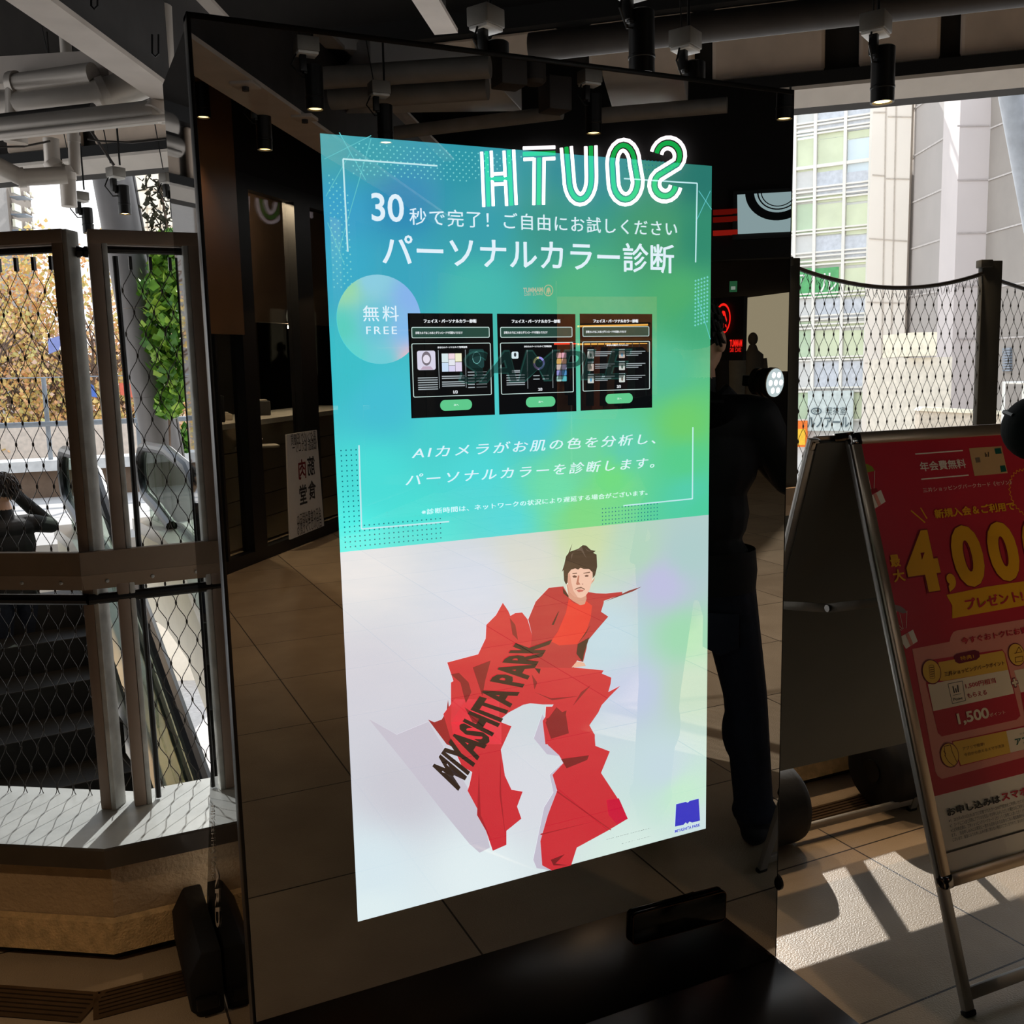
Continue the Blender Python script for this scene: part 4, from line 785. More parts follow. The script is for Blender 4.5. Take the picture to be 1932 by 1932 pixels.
lw = thing('street_wall', 'low mottled pale wall seen under the railing at the column foot', 'wall', on(250, 830, 1, 15.5)); FW = FAC(-120, 15.5, 345, 15.5); FW.pblock('face', mat('mottled_wall', (222, 206, 190), .9, var=.12, scale=14), lw, -120, 812, 345, 900, .3); 
# ---- far buildings on the right
tg = thing('office_building', 'pale office block with green-tinted windows in a white grid', 'building', on(1570, 600, 1, 20))
G = FAC(1440, 21, 1648, 18.5, 640)
GW = mat('white_mullion', (240, 236, 226), .5, var=.02); GP = mat('spandrel_grey', (214, 214, 210), .35, var=.03); GG = mat('glass_green', (214, 222, 188), .2, 0, .6, var=.08, scale=1.5); GB_ = mat('glass_sky', (214, 228, 234), .12, 0, .7, var=.05, scale=1); GD = mat('glass_deep', (188, 208, 176), .2, 0, .6, var=.12, scale=1.2)
G.block('wall', GP, tg, -.5, -6, G.L, 7.6, 2, 0)
cols = [(1468, 1500), (1504, 1538), (1543, 1595), (1600, 1645)]
def colx(u, v): return u - (v - 180) * (.008 + (u - 1500) * .00014)
rows = [(150, 204, 'w'), (206, 242, 's'), (248, 258, 't'), (264, 323, 'w'), (326, 363, 's'), (370, 379, 't'), (386, 441, 'w'), (447, 483, 's'), (490, 499, 't'), (506, 559, 'w'), (565, 600, 's'), (607, 616, 't'), (623, 677, 'w'), (682, 733, 's'), (740, 792, 'w')]
for ri, (v0, v1, k) in enumerate(rows):
    for ci, (u0, u1) in enumerate(cols):
        a, b = colx(u0, v0), colx(u1, v0)
        if k == 's': G.pblock('spandrel', GP if ci < 2 else mat('spandrel_blue', (206, 210, 216), .3), tg, a + 1, v0, b - 1, v1, .1, .03)
        else: G.pblock('window_pane', (GG if (ri + ci) % 3 else GB_) if ri < 5 else (GD if ci == 1 else GG), tg, a + 2, v0 + 1, b - 2, v1 - 1, .1, .02)
for u in (1502, 1541, 1598, 1647):
    p = [G.px(colx(u + q, v), v) for q, v in ((-3, 120), (3, 120), (3, 800), (-3, 800))]; MB().flat(G, p, .12, .2).build('mullion', GW, tg, smooth=0)
for v0, v1, k in rows:
    for v in (v0, v1): a0, b0 = G.px(1466, v); a1, _ = G.px(colx(1648, v), v); G.block('transom', GW, tg, a0, b0 - .022, a1, b0 + .022, .16, .10)
GRS = mat('green_sign', (96, 176, 112), .5); G.pblock('green_window_sign', GRS, tg, 1505, 508, 1536, 560, .05, .06); sg_ = G.pblock('green_window_sign', GRS, tg, 1539, 507, 1582, 560, .05, .06)
text(G, 'ル', [(1548, 552), (1580, 514)], mat('sign_white', (240, 245, 235), .5), 'lettering', sg_, d=.08); text(G, 'ア', [(1508, 548), (1519, 518)], mat('sign_white', (240, 245, 235), .5), 'lettering', sg_, d=.08)
# projecting sign board below
sb = G.pblock('sign_panel', mat('sign_pale', (206, 216, 212), .5), tg, 1528, 738, 1612, 812, .1, .25); SGD = mat('sign_slate', (92, 108, 112), .5)
text(G, 'ルノアール', [(1527, 806), (1606, 786)], SGD, 'lettering', sb, d=.27, bold=.02); text(G, '喫茶室', [(1562, 782), (1600, 767)], SGD, 'lettering', sb, d=.27)
rg = MB(); c = G.px(1544, 775); ring(rg, G, circ(c, .15, .10), circ(c, .12, .07), .27); ring(rg, G, circ((c[0] - .04, c[1]), .04), circ((c[0] - .04, c[1]), .025), .27); ring(rg, G, circ((c[0] + .04, c[1]), .04), circ((c[0] + .04, c[1]), .025), .27); rg.build('emblem', SGD, sb, smooth=0)
tk = MB(); 
ob = G.pblock('street_banner', mat('banner_orange', (236, 120, 40), .6), None, 1503, 793, 1527, 842, .1, .3); tag(ob, 'small orange and yellow banner by the kiosk right edge', 'banner'); G.pblock('yellow_panel', mat('banner_yellow', (240, 190, 50), .6), ob, 1505, 808, 1524, 838, .02, .32)
# cladding strip and grey blocks
CLD = mat('cladding_cream', (238, 228, 214), .7, var=.03, scale=.6); CLJ = mat('cladding_joint', (196, 184, 170), .8)
ts = thing('clad_tower', 'cream panel-clad strip between the window grid and the grey blocks', 'building', on(1690, 640, 1, 18)); S_ = FAC(1646, 18.2, 1714, 17.4)
def sideq(F, name, m, t, uT0, uT1, uB0, uB1, th=2, d=0): return F.quad(name, m, t, [(uB0, 900), (uB1, 900), (uT1 - (uT1 - uB1) * .07, 120), (uT0 - (uT0 - uB0) * .07, 120)], th, d)
sideq(S_, 'wall', CLD, ts, 1652, 1725, 1622, 1698, .25)
jl = MB()
for p, q in (((1674, 60), (1660, 900)), ((1694, 60), (1676, 900)), ((1648, 212), (1672, 212)), ((1675, 220), (1720, 221)), ((1646, 330), (1670, 332)), ((1672, 337), (1716, 338)), ((1640, 450), (1712, 455)), ((1636, 570), (1706, 572)), ((1632, 685), (1702, 686))): line(jl, S_, p, q, .03, .02)
jl.build('joints', CLJ, ts, smooth=0)
tg1 = thing('grey_block', 'matt grey tower block with slanting panel seams', 'building', on(1765, 640, 1, 16)); G1 = FAC(1700, 18.5, 1806, 13.0); GY = mat('matt_grey', (172, 164, 158), .85, var=.04, scale=.8); GYL = mat('matt_grey_light', (206, 196, 192), .85, var=.03, scale=.8); SEAM = mat('seam_pale', (196, 188, 182), .8)
sideq(G1, 'wall', GY, tg1, 1700, 1819, 1670, 1790)
jl = MB()
for p, q in (((1722, 208), (1762, 180)), ((1719, 298), (1814, 241)), ((1716, 385), (1810, 343)), ((1713, 472), (1806, 442)), ((1708, 560), (1800, 545))): line(jl, G1, p, q, .04, .02)
jl.build('seams', SEAM, tg1, smooth=0)
tg2 = thing('pale_pier', 'pale flat pier standing between the two grey blocks', 'building', on(1835, 640, 1, 13)); G2 = FAC(1795, 13, 1856, 12.6); sideq(G2, 'wall', GYL, tg2, 1817, 1874, 1788, 1850)
jl = MB()
for v in (238, 340, 440, 540, 640): line(jl, G2, (1806, v), (1866, v - 1), .03, .02)
jl.build('seams', mat('seam_grey', (180, 170, 166), .8), tg2, smooth=0)
tg3 = thing('grey_block', 'darker grey block at the right edge with a small louvre', 'building', on(1900, 640, 1, 11)); G3 = FAC(1850, 12.7, 2040, 9.0); sideq(G3, 'wall', mat('matt_grey_dark', (156, 148, 140), .85, var=.06, scale=1.5), tg3, 1872, 2080, 1846, 2040)
jl = MB()
for p, q in (((1870, 242), (1935, 215)), ((1866, 340), (1935, 316)), ((1862, 440), (1935, 420)), ((1858, 545), (1935, 533)), ((1855, 640), (1935, 635))): line(jl, G3, p, q, .03, .02)
jl.build('seams', SEAM, tg3, smooth=0)
lv = MB()
for i in range(9): a0, b1 = G3.px(1896, 657 + i * 5); a1, b0 = G3.px(1910, 660 + i * 5); lv.prism([G3.w(a, b, 0) for a, b in ((a0, b0), (a1, b0), (a1, b1), (a0, b1))], G3.en * .05)
lv.build('louvre', BGL, tg3, smooth=0)
# rooftop bits in front
ro = thing('rooftop_plant', 'cream rooftop housing box on a pale block behind the net', 'rooftop box', on(1720, 740, 1, 11)); R1_ = FAC(1700, 11, 1765, 10.8); CRB = mat('cream_box', (240, 230, 205), .6)
R1_.pblock('housing', CRB, ro, 1704, 629, 1749, 672, 1.0, .3); R1_.pblock('block', mat('pale_block', (226, 216, 198), .8), ro, 1700, 676, 1757, 1500, 1.4, .2)
rw_ = thing('roof_parapet', 'mottled low roof parapet with pale coping behind the pink sign', 'wall', on(1790, 780, 1, 9)); R2_ = FAC(1735, 9.5, 1960, 8.5); R2_.quad('face', mat('mottled_parapet', (206, 192, 172), .9, var=.15, scale=16), rw_, [(1733, 840), (1960, 830), (1960, 786), (1735, 775)], .3); R2_.quad('coping', CRB, rw_, [(1733, 775), (1960, 786), (1960, 779), (1740, 768)], .35, .03)
wr = thing('white_railing', 'white tubular rail on the roof at the right edge', 'railing', on(1900, 760, 1, 8.5)); MB().tube([on(1892, 800, 1, 8.5), on(1894, 722, 1, 8.5), on(1960, 722, 1, 8.4)], .025, 8).build('tube', GW, wr); MB().tube([on(1930, 800, 1, 8.45), on(1932, 722, 1, 8.45)], .025, 8).build('tube', GW, wr)
sc = thing('slanting_column', 'pale grey sheeted column top leaning at the upper right edge', 'column', on(1925, 300, 1, 5)); MB().tube([on(1912, 170, 1, 4.6), on(1958, 420, 1, 4.6), on(2010, 640, 1, 4.6)], .13, 24).build('shaft', mat('sheet_grey', (186, 190, 196), .5, .2, bump=.1, bscale=12), sc)
# ================================================================== A-frame signboard
ALU = mat('aluminium_frame', (176, 160, 140), .33, .75, var=.05); ALUS = mat('aluminium_side', (168, 166, 162), .4, .6, var=.05); CHR = mat('chrome_corner', (120, 116, 112), .12, 1)
BRD = mat('grey_backing', (92, 92, 86), .7, var=.04)
AX = Vector((1, -.035, 0)).normalized(); AY = Vector((.035, 1, 0)).normalized(); FT = Vector((1.250, -.355, 0)); WD = .79; AH = 1.262; AD = .405
ap = FT + AY * AD + Vector((0, 0, AH)); RT = Vector((1.178, .478, 0)); apr = Vector((1.196, .076, 1.255))
af = thing('signboard', 'A-frame signboard with a pink and yellow points campaign poster right of the kiosk', 'signboard', FT + AX * WD / 2 + AY * AD)
def aside(foot, top, sgn, nm):
    ey = (top - foot).normalized(); P = PL(foot, AX * 1, ey); L = (top - foot).length; pb = L * .205; return P, L, pb
PF, LF, pbF = aside(FT, ap, 1, 'f'); 
PR = PL(RT, AX, (apr - RT)); LR = (apr - RT).length; pbR = LR * .225
def abar(P, a0, b0, a1, b1, m, name, d0, d1, parent=af, bev=.004):
    return MB().prism([P.w(a, b, d0) for a, b in ((a0, b0), (a1, b0), (a1, b1), (a0, b1))], P.en * (d1 - d0)).build(name, m, parent, bev=bev)
for P, L, pb, s_ in ((PF, LF, pbF, 1), (PR, LR, pbR, -1)):
    d0, d1 = (-.016, 0) if s_ > 0 else (0, .016); fo = (0, .007) if s_ > 0 else (-.007, 0)
    abar(P, .02, pb + .01, WD - .02, L - .01, BRD, 'back_board', d0 + .004 * s_, d1 - .004 * s_, bev=0)
    for a0 in (0, WD - .028):
        l = abar(P, a0, .012, a0 + .028, L, ALUS, 'leg', d0, d1); abar(P, a0 - .002, 0, a0 + .030, .014, BLK, 'rubber_foot', d0 - .001, d1 + .001, l)
    abar(P, .028, .03, WD - .028, .058, ALUS, 'crossbar', d0 + .002, d1 - .002)
    if s_ > 0:
        for a0 in (.002, WD - .030): abar(P, a0, pb + .012, a0 + .028, L - .022, ALU, 'snap_frame', 0, .010, bev=.006)
    for b0 in (pb, L - .030): abar(P, .022, b0, WD - .022, b0 + .03, ALU, 'snap_frame', fo[0], fo[1] * 1.4, bev=.006)
    for a0 in (0, WD - .034):
        for b0 in (pb - .002, L - .034): abar(P, a0, b0, a0 + .034, b0 + .034, CHR, 'corner_cap', d0 - .001, d1 + (.012 if s_ > 0 else .001), bev=.008)
for x_ in (.02, WD - .02):
    MB().bar(ap + AX * x_ + Vector((0, 0, -.006)), apr + AX * (x_ + .03) + Vector((0, 0, -.004)), .03, .02).build('hinge', CHR, af, bev=.003)
    pa = PF.w(x_, PF.px(1632, 1140)[1], -.02); pb_ = PR.w(x_, LR * .66, .02); md = (pa + pb_) / 2 - Vector((0, 0, .012)); st = MB(); st.bar(pa, md, .004, .022); st.bar(md, pb_, .004, .022); st.build('folding_strap', mat('strap_grey', (110, 106, 98), .4, .7), af, bev=.001); MB().lathe(md, -AX, [(.009, -.006), (.009, .006)], 10).build('rivet', CHR, af)
PO = dict(rough=.28, spec=.5, var=.02)
PNK = mat('poster_crimson', (206, 48, 66), **PO); YEL = mat('poster_yellow', (250, 186, 36), **PO); PKL = mat('poster_salmon', (240, 158, 142), **PO); CRM = mat('poster_cream', (252, 236, 210), **PO); GLD = mat('poster_gold', (248, 200, 84), **PO); INK = mat('poster_ink', (28, 24, 26), **PO); WHT = mat('poster_white', (252, 244, 230), **PO); GRN = mat('poster_green', (20, 96, 82), **PO); LGN = mat('poster_leaf', (150, 160, 50), **PO)
DP = .0015
poster = abar(PF, .028, pbF + .028, WD - .028, LF - .028, WHT, 'poster', -.002, .0008, bev=0)
a_w, b_w = PF.px(1757, 1504); a_ = .0285; b_ = .5 * (b_w + PF.px(1930, 1459)[1])
poly(PF, [(a_, b_), (WD - .0285, b_), (WD - .0285, LF - .0285), (a_, LF - .0285)], PNK, 'crimson_field', poster, .0012, True)
PT = lambda s, q, m, d=.0036, **k: text(PF, s, q, m, 'lettering', poster, d, **k)
PP = lambda pts, m, nm='shape', d=.0018, **k: poly(PF, pts, m, nm, poster, d, **k)
S1 = lambda X, Y: (1600 + X / 4.292, 800 + Y / 4.292)
S2 = lambda X, Y: (1720 + X / 7.727, 1150 + Y / 7.727)
S3 = lambda X, Y: (1740 + X / 7.156, 1380 + Y / 7.156)
lm = MB()
for p, q in (((540, 245), (925, 216)), ((588, 449), (972, 415))): line(lm, PF, S1(*p), S1(*q), .0032, .002)
lm.build('rule_lines', WHT, poster, smooth=0)
lm = MB()
for p, q in (((505, 702), (620, 800)), ((582, 680), (635, 768))): line(lm, PF, S1(*p), S1(*q), .0036, .002)
lm.build('accent_lines', YEL, poster, smooth=0)
PT('年会費無料', [S1(582, 388), S1(935, 282)], WHT, bold=.02); PT('三井ショッピングパークカード《セゾン》', [S1(602, 558), S1(1312, 455)], WHT)
PP([S1(975, 198), S1(1238, 180), S1(1288, 398), S1(1020, 422)], mat('card_tan', (214, 178, 128), **PO), 'bank_card')
for q in ([(1180, 200), (1230, 195), (1240, 240), (1190, 245)], [(1225, 340), (1265, 335), (1280, 385), (1235, 392)]): PP([S1(*p) for p in q], GRN, 'bank_card', .0022)
for q in ([(1102, 232), (1108, 232), (1110, 268), (1104, 268)], [(1114, 245), (1120, 244), (1122, 268), (1116, 268)], [(1127, 228), (1133, 226), (1136, 266), (1129, 267)], [(1022, 275), (1060, 270), (1068, 310), (1032, 315)]): PP([S1(*p) for p in q], INK if q[0][0] > 1050 else ALU, 'bank_card', .0022)
PT('新規入会＆ご利用で', [S1(700, 770), S1(1330, 628)], YEL, bold=.035)
for g, bl, tr_ in (('4', (505, 1392), (668, 846)), (',', (808, 1372), (852, 1200)), ('0', (890, 1348), (1030, 800)), ('0', (1182, 1302), (1312, 772)), ('0', (1466, 1262), (1590, 740))):
    PT(g, [S1(*bl), S1(*tr_)], mat('poster_crimson_dark', (150, 14, 46), **PO), d=.0026, bold=.075); PT(g, [S1(bl[0] + 3, bl[1] - 10), S1(tr_[0] - 2, tr_[1] + 8)], YEL, bold=.05)
PP([S1(*p) for p in ((790, 1385), (1120, 1318), (1500, 1262), (1600, 1245), (1600, 1440), (1425, 1470), (838, 1575), (838, 1470))], YEL, 'ribbon', .0022)
PT('プレゼント!', [S1(950, 1508), S1(1395, 1345)], PNK, bold=.03)
PT('最', [S1(342, 1165), S1(402, 1055)], YEL, bold=.03); PT('大', [S1(366, 1285), S1(440, 1172)], YEL, bold=.03)
for dx, dy, top in ((0, 0, LGN), (260, 1130, mat('poster_grey', (150, 130, 130), **PO))):
    Q = lambda *pts: [S1(x + dx, y + dy) for x, y in pts]
    if dx: PP(Q((70, 345), (110, 332), (160, 345), (195, 370), (215, 400), (180, 405), (130, 385)), top, 'parachute'); PP(Q((65, 350), (130, 385), (125, 420), (92, 440)), CRM, 'parachute', .002)
    else: PP(Q((70, 350), (100, 330), (150, 325), (190, 345), (212, 380), (150, 395), (95, 445)), top, 'parachute')
    lm = MB()
    for p, q in (((212, 382), (205, 530)), ((152, 398), (182, 530)), ((98, 446), (178, 535)), ((105, 512), (178, 545))): line(lm, PF, Q(p)[0], Q(q)[0], .0012, .0022)
    lm.build('parachute_lines', WHT, poster, smooth=0)
    PP(Q((150, 600), (262, 535), (300, 630), (205, 692)), WHT, 'gift_box'); PP(Q((200, 572), (222, 560), (262, 652), (240, 668)), PKL, 'gift_box', .0024); PP(Q((150, 560), (180, 530), (225, 520), (235, 545), (180, 570)), PNK if dx else mat('poster_bow', (160, 30, 40), **PO), 'gift_box', .0026)
ar0, br0 = PF.px(1932, 1168)
PP([S2(0, 577), S2(545, 470), S2(560, 400), S2(600, 330), S2(650, 308), S2(1640, 140), S2(2300, 25), S2(2500, 1200), S2(2600, 1900), S3(1376, 345), S3(260, 640), S3(200, 600), S3(170, 540)], PKL, 'panel', .0018)
PT('今すぐおトクにお買', [S2(718, 515), S2(1660, 245)], PNK, bold=.03)
PP([S2(*p) for p in ((190, 745), (1310, 580), (1355, 640), (1575, 1550), (1520, 1605), (430, 1850), (375, 1800), (205, 1100))], PNK, 'coupon', .0022)
PP([S2(*p) for p in ((380, 770), (1310, 600), (1340, 640), (1395, 880), (470, 1040), (400, 1040))], GLD, 'coupon', .0026); PP([S2(*p) for p in ((225, 1090), (1395, 880), (1480, 1225), (305, 1482))], CRM, 'coupon', .0026)
PP([S2(*p) for p in ((600, 680), (640, 645), (900, 590), (970, 615), (980, 690), (930, 735), (680, 790), (625, 765))], mat('poster_wine', (120, 16, 48), **PO), 'pill', .0030)
PT('特典1', [S2(700, 748), S2(880, 650)], YEL); PT('三井ショッピングパークポイント', [S2(470, 978), S2(1328, 745)], mat('poster_brown', (110, 30, 30), **PO), bold=.01)
PT('1,500円相当', [S2(778, 1160), S2(1198, 990)], PNK, bold=.01); PT('もらえる', [S2(805, 1295), S2(1070, 1170)], PNK, bold=.01)
bd = PF.px(*S2(515, 1085)); 
lm = MB(); bq = [S2(515, 1085), S2(725, 1042), S2(772, 1325), S2(582, 1374)]
for i in range(4): line(lm, PF, bq[i], bq[(i + 1) % 4], .001, .003)
for q in (((588, 1120), (610, 1215)), ((628, 1150), (638, 1210)), ((655, 1100), (668, 1205)), ((590, 1250), (705, 1228))): line(lm, PF, S2(*q[0]), S2(*q[1]), .003 if q[0][1] < 1240 else .0008, .003)
lm.build('point_mark', INK, poster, smooth=0); PT('Point', [S2(596, 1335), S2(722, 1270)], INK)
PT('1,500', [S2(672, 1705), S2(1090, 1420)], CRM, bold=.03); PT('ポイント', [S2(1125, 1568), S2(1340, 1465)], CRM)
def medal(c, r0, r1): PP(circ(PF.px(*c), r0), mat('poster_wine', (120, 16, 48), **PO), 'medallion', .0032, local=True); PP(circ(PF.px(*c), r1), GLD, 'medallion', .0036, local=True)
rm = abs(PF.px(1755, 1247)[1] - PF.px(1757, 1293)[1]) / 2
medal((1755.6, 1267.5), rm * 1.05, rm * .96); medal((1789.6, 1424.5), rm * 1.02, rm * .94); medal((1916, 1235), rm * 1.02, rm * .94)
lm = MB()
for i in range(6):
    ca_, cb_ = PF.px(*S2(270 + i * 3, 830 + i * 32)); ring(lm, PF, circ((ca_, cb_), .0085, .0035, 20), circ((ca_, cb_), .0076, .0027, 20), .004)
for q in (((280, 200), (365, 180)), ((280, 200), (295, 330)), ((365, 180), (385, 270)), ((285, 320), (340, 410)), ((385, 270), (460, 430)), ((340, 410), (420, 475)), ((270, 260), (300, 300))): line(lm, PF, S3(*q[0]), S3(*q[1]), .0012, .004)
for q in (((1480, 640), (1590, 620)), ((1490, 700), (1600, 680)), ((1490, 770), (1600, 750)), ((1500, 640), (1545, 545)), ((1545, 545), (1590, 620)), ((1490, 700), (1495, 770)), ((1600, 680), (1605, 750))): line(lm, PF, S2(*q[0]), S2(*q[1]), .0012, .004)
lm.build('line_drawings', mat('poster_brown', (110, 30, 30), **PO), poster, smooth=0)
for k_, m_, g in ((0, mat('poster_wine', (120, 16, 48), **PO), .0), (1, CRM, .0026)):
    for hx, hy in ((.012 - g, .0042 - g * .5), (.0042 - g * .5, .012 - g)):
        c = PF.px(*S2(1485, 1065)); PP([(c[0] - hx, c[1] - hy), (c[0] + hx, c[1] - hy), (c[0] + hx, c[1] + hy), (c[0] - hx, c[1] + hy)], m_, 'plus_mark', .0036 + .0004 * k_, local=True)
PP([S2(1480, 890), S2(1640, 860), S2(2250, 740), S2(2320, 1090), S2(1580, 1210)], CRM, 'coupon', .0024); PP([S2(1580, 1210), S2(2320, 1090), S2(2420, 1500), S2(1700, 1640), S2(1640, 1580)], PNK, 'coupon', .0024)
PP([S3(390, 132), S3(1376, -80), S3(1500, -100), S3(1560, 200), S3(1376, 242), S3(500, 470)], PNK, 'app_strip', .0022); PP([S3(400, 142), S3(1120, -8), S3(1180, 288), S3(510, 455)], GLD, 'app_strip', .0027); PP([S3(1120, -8), S3(1500, -85), S3(1555, 195), S3(1180, 288)], CRM, 'app_strip', .0027)
PT('アプリで簡単!', [S3(535, 258), S3(818, 145)], mat('poster_brown', (110, 30, 30), **PO)); PT('今日から使えるスマホ決済', [S3(555, 340), S3(1085, 168)], mat('poster_brown', (110, 30, 30), **PO)); PT('アプリ', [S3(1250, 190), S3(1480, 35)], GRN, bold=.03); PT('三井', [S3(1300, 45), S3(1374, 5)], INK)
PT('お申し込みは', [S3(332, 1150), S3(1025, 848)], INK, bold=.035); PT('スマホ', [S3(1065, 945), S3(1400, 742)], PNK, bold=.035)
for i, s in enumerate(('※1　2025年4月30日(水)までに切替された方へ3000円相当をご利用いただけます。', '※2　カードにご入会と同時にアプリのお支払いをお申し込みいただいた場合のみご利用ください。', '※上記特典金額は、三井ショッピングパークカード《セゾン》に新規ご入会いただくと付与され', 'ます。　別途申し込みには規定に一致する認められる証書のご本人確認書類が必要です。', 'ございます。審査によりお申し込みの意に添えない場合がございますので、あらかじめご了承')):
    p0 = (350 + i * 12, 1240 + i * 62); PT(s, [S3(*p0), S3(1420 + i * 10, 889 + i * 62)], INK)
lm = MB(); line(lm, PF, S3(285, 1645), S3(1374, 1325), .004, .002); c0_ = PF.px(*S3(285, 1645)); lm2 = MB(); line(lm2, PF, (c0_[0], c0_[1]), (WD - .03, c0_[1]), .004, .002, True); lm2.build('rule_line', INK, poster, smooth=0)
sb_ = MB(); cc = PF.px(1937, 930); pts = [(cc[0] + (.062 + .003 * math.cos(i * math.pi)) * math.cos(2 * math.pi * i / 60), cc[1] + (.062 + .003 * math.cos(i * math.pi)) * math.sin(2 * math.pi * i / 60)) for i in range(60)]; pin = [(cc[0] + (a - cc[0]) * .96, cc[1] + (b - cc[1]) * .96) for a, b in pts]; ring(sb_, PF, pts, pin, .002); sb_.build('scalloped_seal', YEL, poster, smooth=0)
# weights
RB = mat('black_rubber', (11, 10, 10), .7, var=.15, bump=.08, bscale=50)
def drum(name, c, ax, L, r, label):
    t = thing(name, label, 'weight', V(Vector(c), 0)); MB().lathe(Vector(c) - ax * L / 2, ax, [(r * .55, .004), (r * .86, 0), (r * .97, .012), (r, .03), (r, L - .03), (r * .97, L - .012), (r * .86, L), (r * .55, L - .004)], 36).build('drum', RB, t, smooth=50)
    MB().lathe(Vector(c) - ax * (L / 2 - .004), ax, [(r * .3, -.006), (r * .3, .004)], 20).build('cap', BLK, t); return t
c2 = on(1652, 1490, 1, .50); drum('drum_weight', (c2.x + .15, .515, .123), AX, .30, .122, 'black rubber drum weight sitting on the rear crossbar of the signboard')
drum('drum_weight', (1.300, .487, .123), AX, .36, .122, 'black rubber drum weight showing as a dark disc at the kiosk right edge')
wl_ = thing('rubber_weight', 'black chamfered rubber weight on the floor against the kiosk left side', 'weight', (-.235, .6, 0))
hx = [(-.075, .02), (-.075, .10), (-.045, .155), (0, .155), (0, 0), (-.055, 0)]
MB().prism([Vector((-.202 + a, .43, z)) for a, z in hx], (0, .33, 0)).build('block', RB, wl_, bev=.008, smooth=30)
MB().box((-.24, .425, .04), (.05, .02, .03)).build('lug', BLK, wl_, bev=.004)

# ================================================================== spotlights and pipes under the ceiling
CAN = mat('canopy_grey', (132, 128, 122), .5, .3); CLP = mat('clip_white', (232, 230, 226), .4); HSG = mat('housing_black', (16, 16, 17), .4); LENS = emit('lens_warm', (255, 214, 140), 9)
def spotlight(c, label, grp, off=(.035, -.02), light=48, drop=.20, rot=0.5, sc=1.0):
    c = Vector(c); drop *= sc; off = (off[0] * sc, off[1] * sc); t = thing('ceiling_spotlight', label, 'spotlight', c, grp); ax = (Vector((math.cos(rot), math.sin(rot), 0)), Vector((-math.sin(rot), math.cos(rot), 0)), Vector((0, 0, 1)))
    MB().box(c + Vector((0, 0, .032 * sc)), (.105 * sc, .092 * sc, .064 * sc), ax).build('canopy', CAN, t, bev=.004)
    MB().box(c + Vector((0, 0, -.006)), (.095 * sc, .08 * sc, .012), ax).build('clip_plate', CLP, t, bev=.002)
    h = c + ax[0] * off[0] + ax[1] * off[1]; ar = MB(); ar.box(c + Vector((0, 0, -.045)) - ax[0] * .02, (.03, .03, .08), ax); ar.bar(c + Vector((0, 0, -.08)) - ax[0] * .02, h + Vector((0, 0, -.08)), .02, .026); ar.build('bracket', HSG, t, bev=.003)
    zt = -.045; hs = MB(); hs.lathe(h + Vector((0, 0, zt)), (0, 0, -1), [(r_ * sc, z_) for r_, z_ in ((.038, 0), (.043, .004), (.043, drop - .06), (.045, drop - .058), (.045, drop - .05), (.043, drop - .048), (.043, drop), (.037, drop), (.036, drop - .012))], 24); hs.build('housing', HSG, t)
    MB().lathe(h + Vector((0, 0, zt - drop + .010)), (0, 0, -1), [(.0355 * sc, 0), (.03 * sc, .004), (.012 * sc, .008)], 20).build('lens', LENS, t)
    MB().tube([c + ax[0] * .03 + Vector((0, 0, .07)), V(c + ax[0] * .03, 4.3)], .006, 6).build('hanger', HSG, t); MB().tube([c - ax[0] * .03 + Vector((0, 0, .07)), V(c - ax[0] * .25, 4.3)], .003, 5).build('wire', HSG, t)
    MB().tube([c - ax[0] * .05 + Vector((0, 0, -.01)), c - ax[0] * .075 + Vector((0, 0, -.06)), c - ax[0] * .03 + Vector((0, 0, -.11)), h + Vector((0, 0, -.10))], .004, 6).build('cord', HSG, t)
    l = bpy.data.lights.new('spot', 'SPOT'); l.energy = light; l.color = (1, .70, .42); l.spot_size = math.radians(100); l.spot_blend = .8; l.shadow_soft_size = .03
    lo = bpy.data.objects.new('lamp_light', l); COL.objects.link(lo); lo.location = h + Vector((0, 0, zt - drop - .02)); setp(lo, t); return t
GS_ = 'warm ceiling spotlights on grey canopies'
spotlight(on(917, 52, 2, 2.65), 'ceiling spotlight whose housing dips behind the kiosk top, left of centre', GS_)
spotlight(on(1190, -10, 2, 2.65), 'lit ceiling spotlight at the top edge above the kiosk', GS_)
spotlight(on(1293, 92, 2, 2.65), 'ceiling spotlight half hidden behind the kiosk top edge on the right', GS_)
spotlight(on(1652, 62, 2, 2.65), 'lit ceiling spotlight hanging over the grey tower at the upper right', GS_)
spotlight(on(152, 378, 2, 2.62), 'spotlight hanging lowest against the white sky at the left', GS_, light=25, sc=.8)
spotlight(on(219, 334, 2, 2.62), 'spotlight hanging in front of the slanting column top', GS_, light=25, sc=.8)
spotlight(on(318, 345, 2, 2.62), 'spotlight just peeping out left of the kiosk', GS_, light=25, sc=.8)
GR_ = 'ceiling spotlights seen mirrored in the kiosk'
for u, v, z, lb in ((595, 207, 2.62, 'lit spotlight mirrored just above the screen left corner'), (500, 283, 2.62, 'dim spotlight mirrored before the shop window glass'), (728, 270, 2.62, 'spotlight mirrored over the screen top left edge'), (1120, 252, 2.62, 'lit spotlight mirrored above the neon letters'), (1480, 225, 2.62, 'spotlight mirrored at the kiosk top right corner'), (384, 222, 2.62, 'spotlight mirrored at the kiosk left edge beside the warm wall glow')):
    p = on(u, v, 2, z, True) if u != 384 else onp(384, 222, Vector((.557, -5.054, 0)) + Vector((.751, .66, 0)) * .2, Vector((.751, .66, 0)), True); spotlight(p + Vector((-.035, .02, .245)), lb, GR_, rot=.0, light=36)
spotlight((-1.75, -.55, 2.65), 'ceiling spotlight over the walkway left of the viewer, outside the view', GS_, light=80)
PIPE = mat('pipe_grey', (196, 188, 180), .42, .35, var=.06, scale=6); PIPD = mat('pipe_dark', (66, 62, 60), .55, .3)
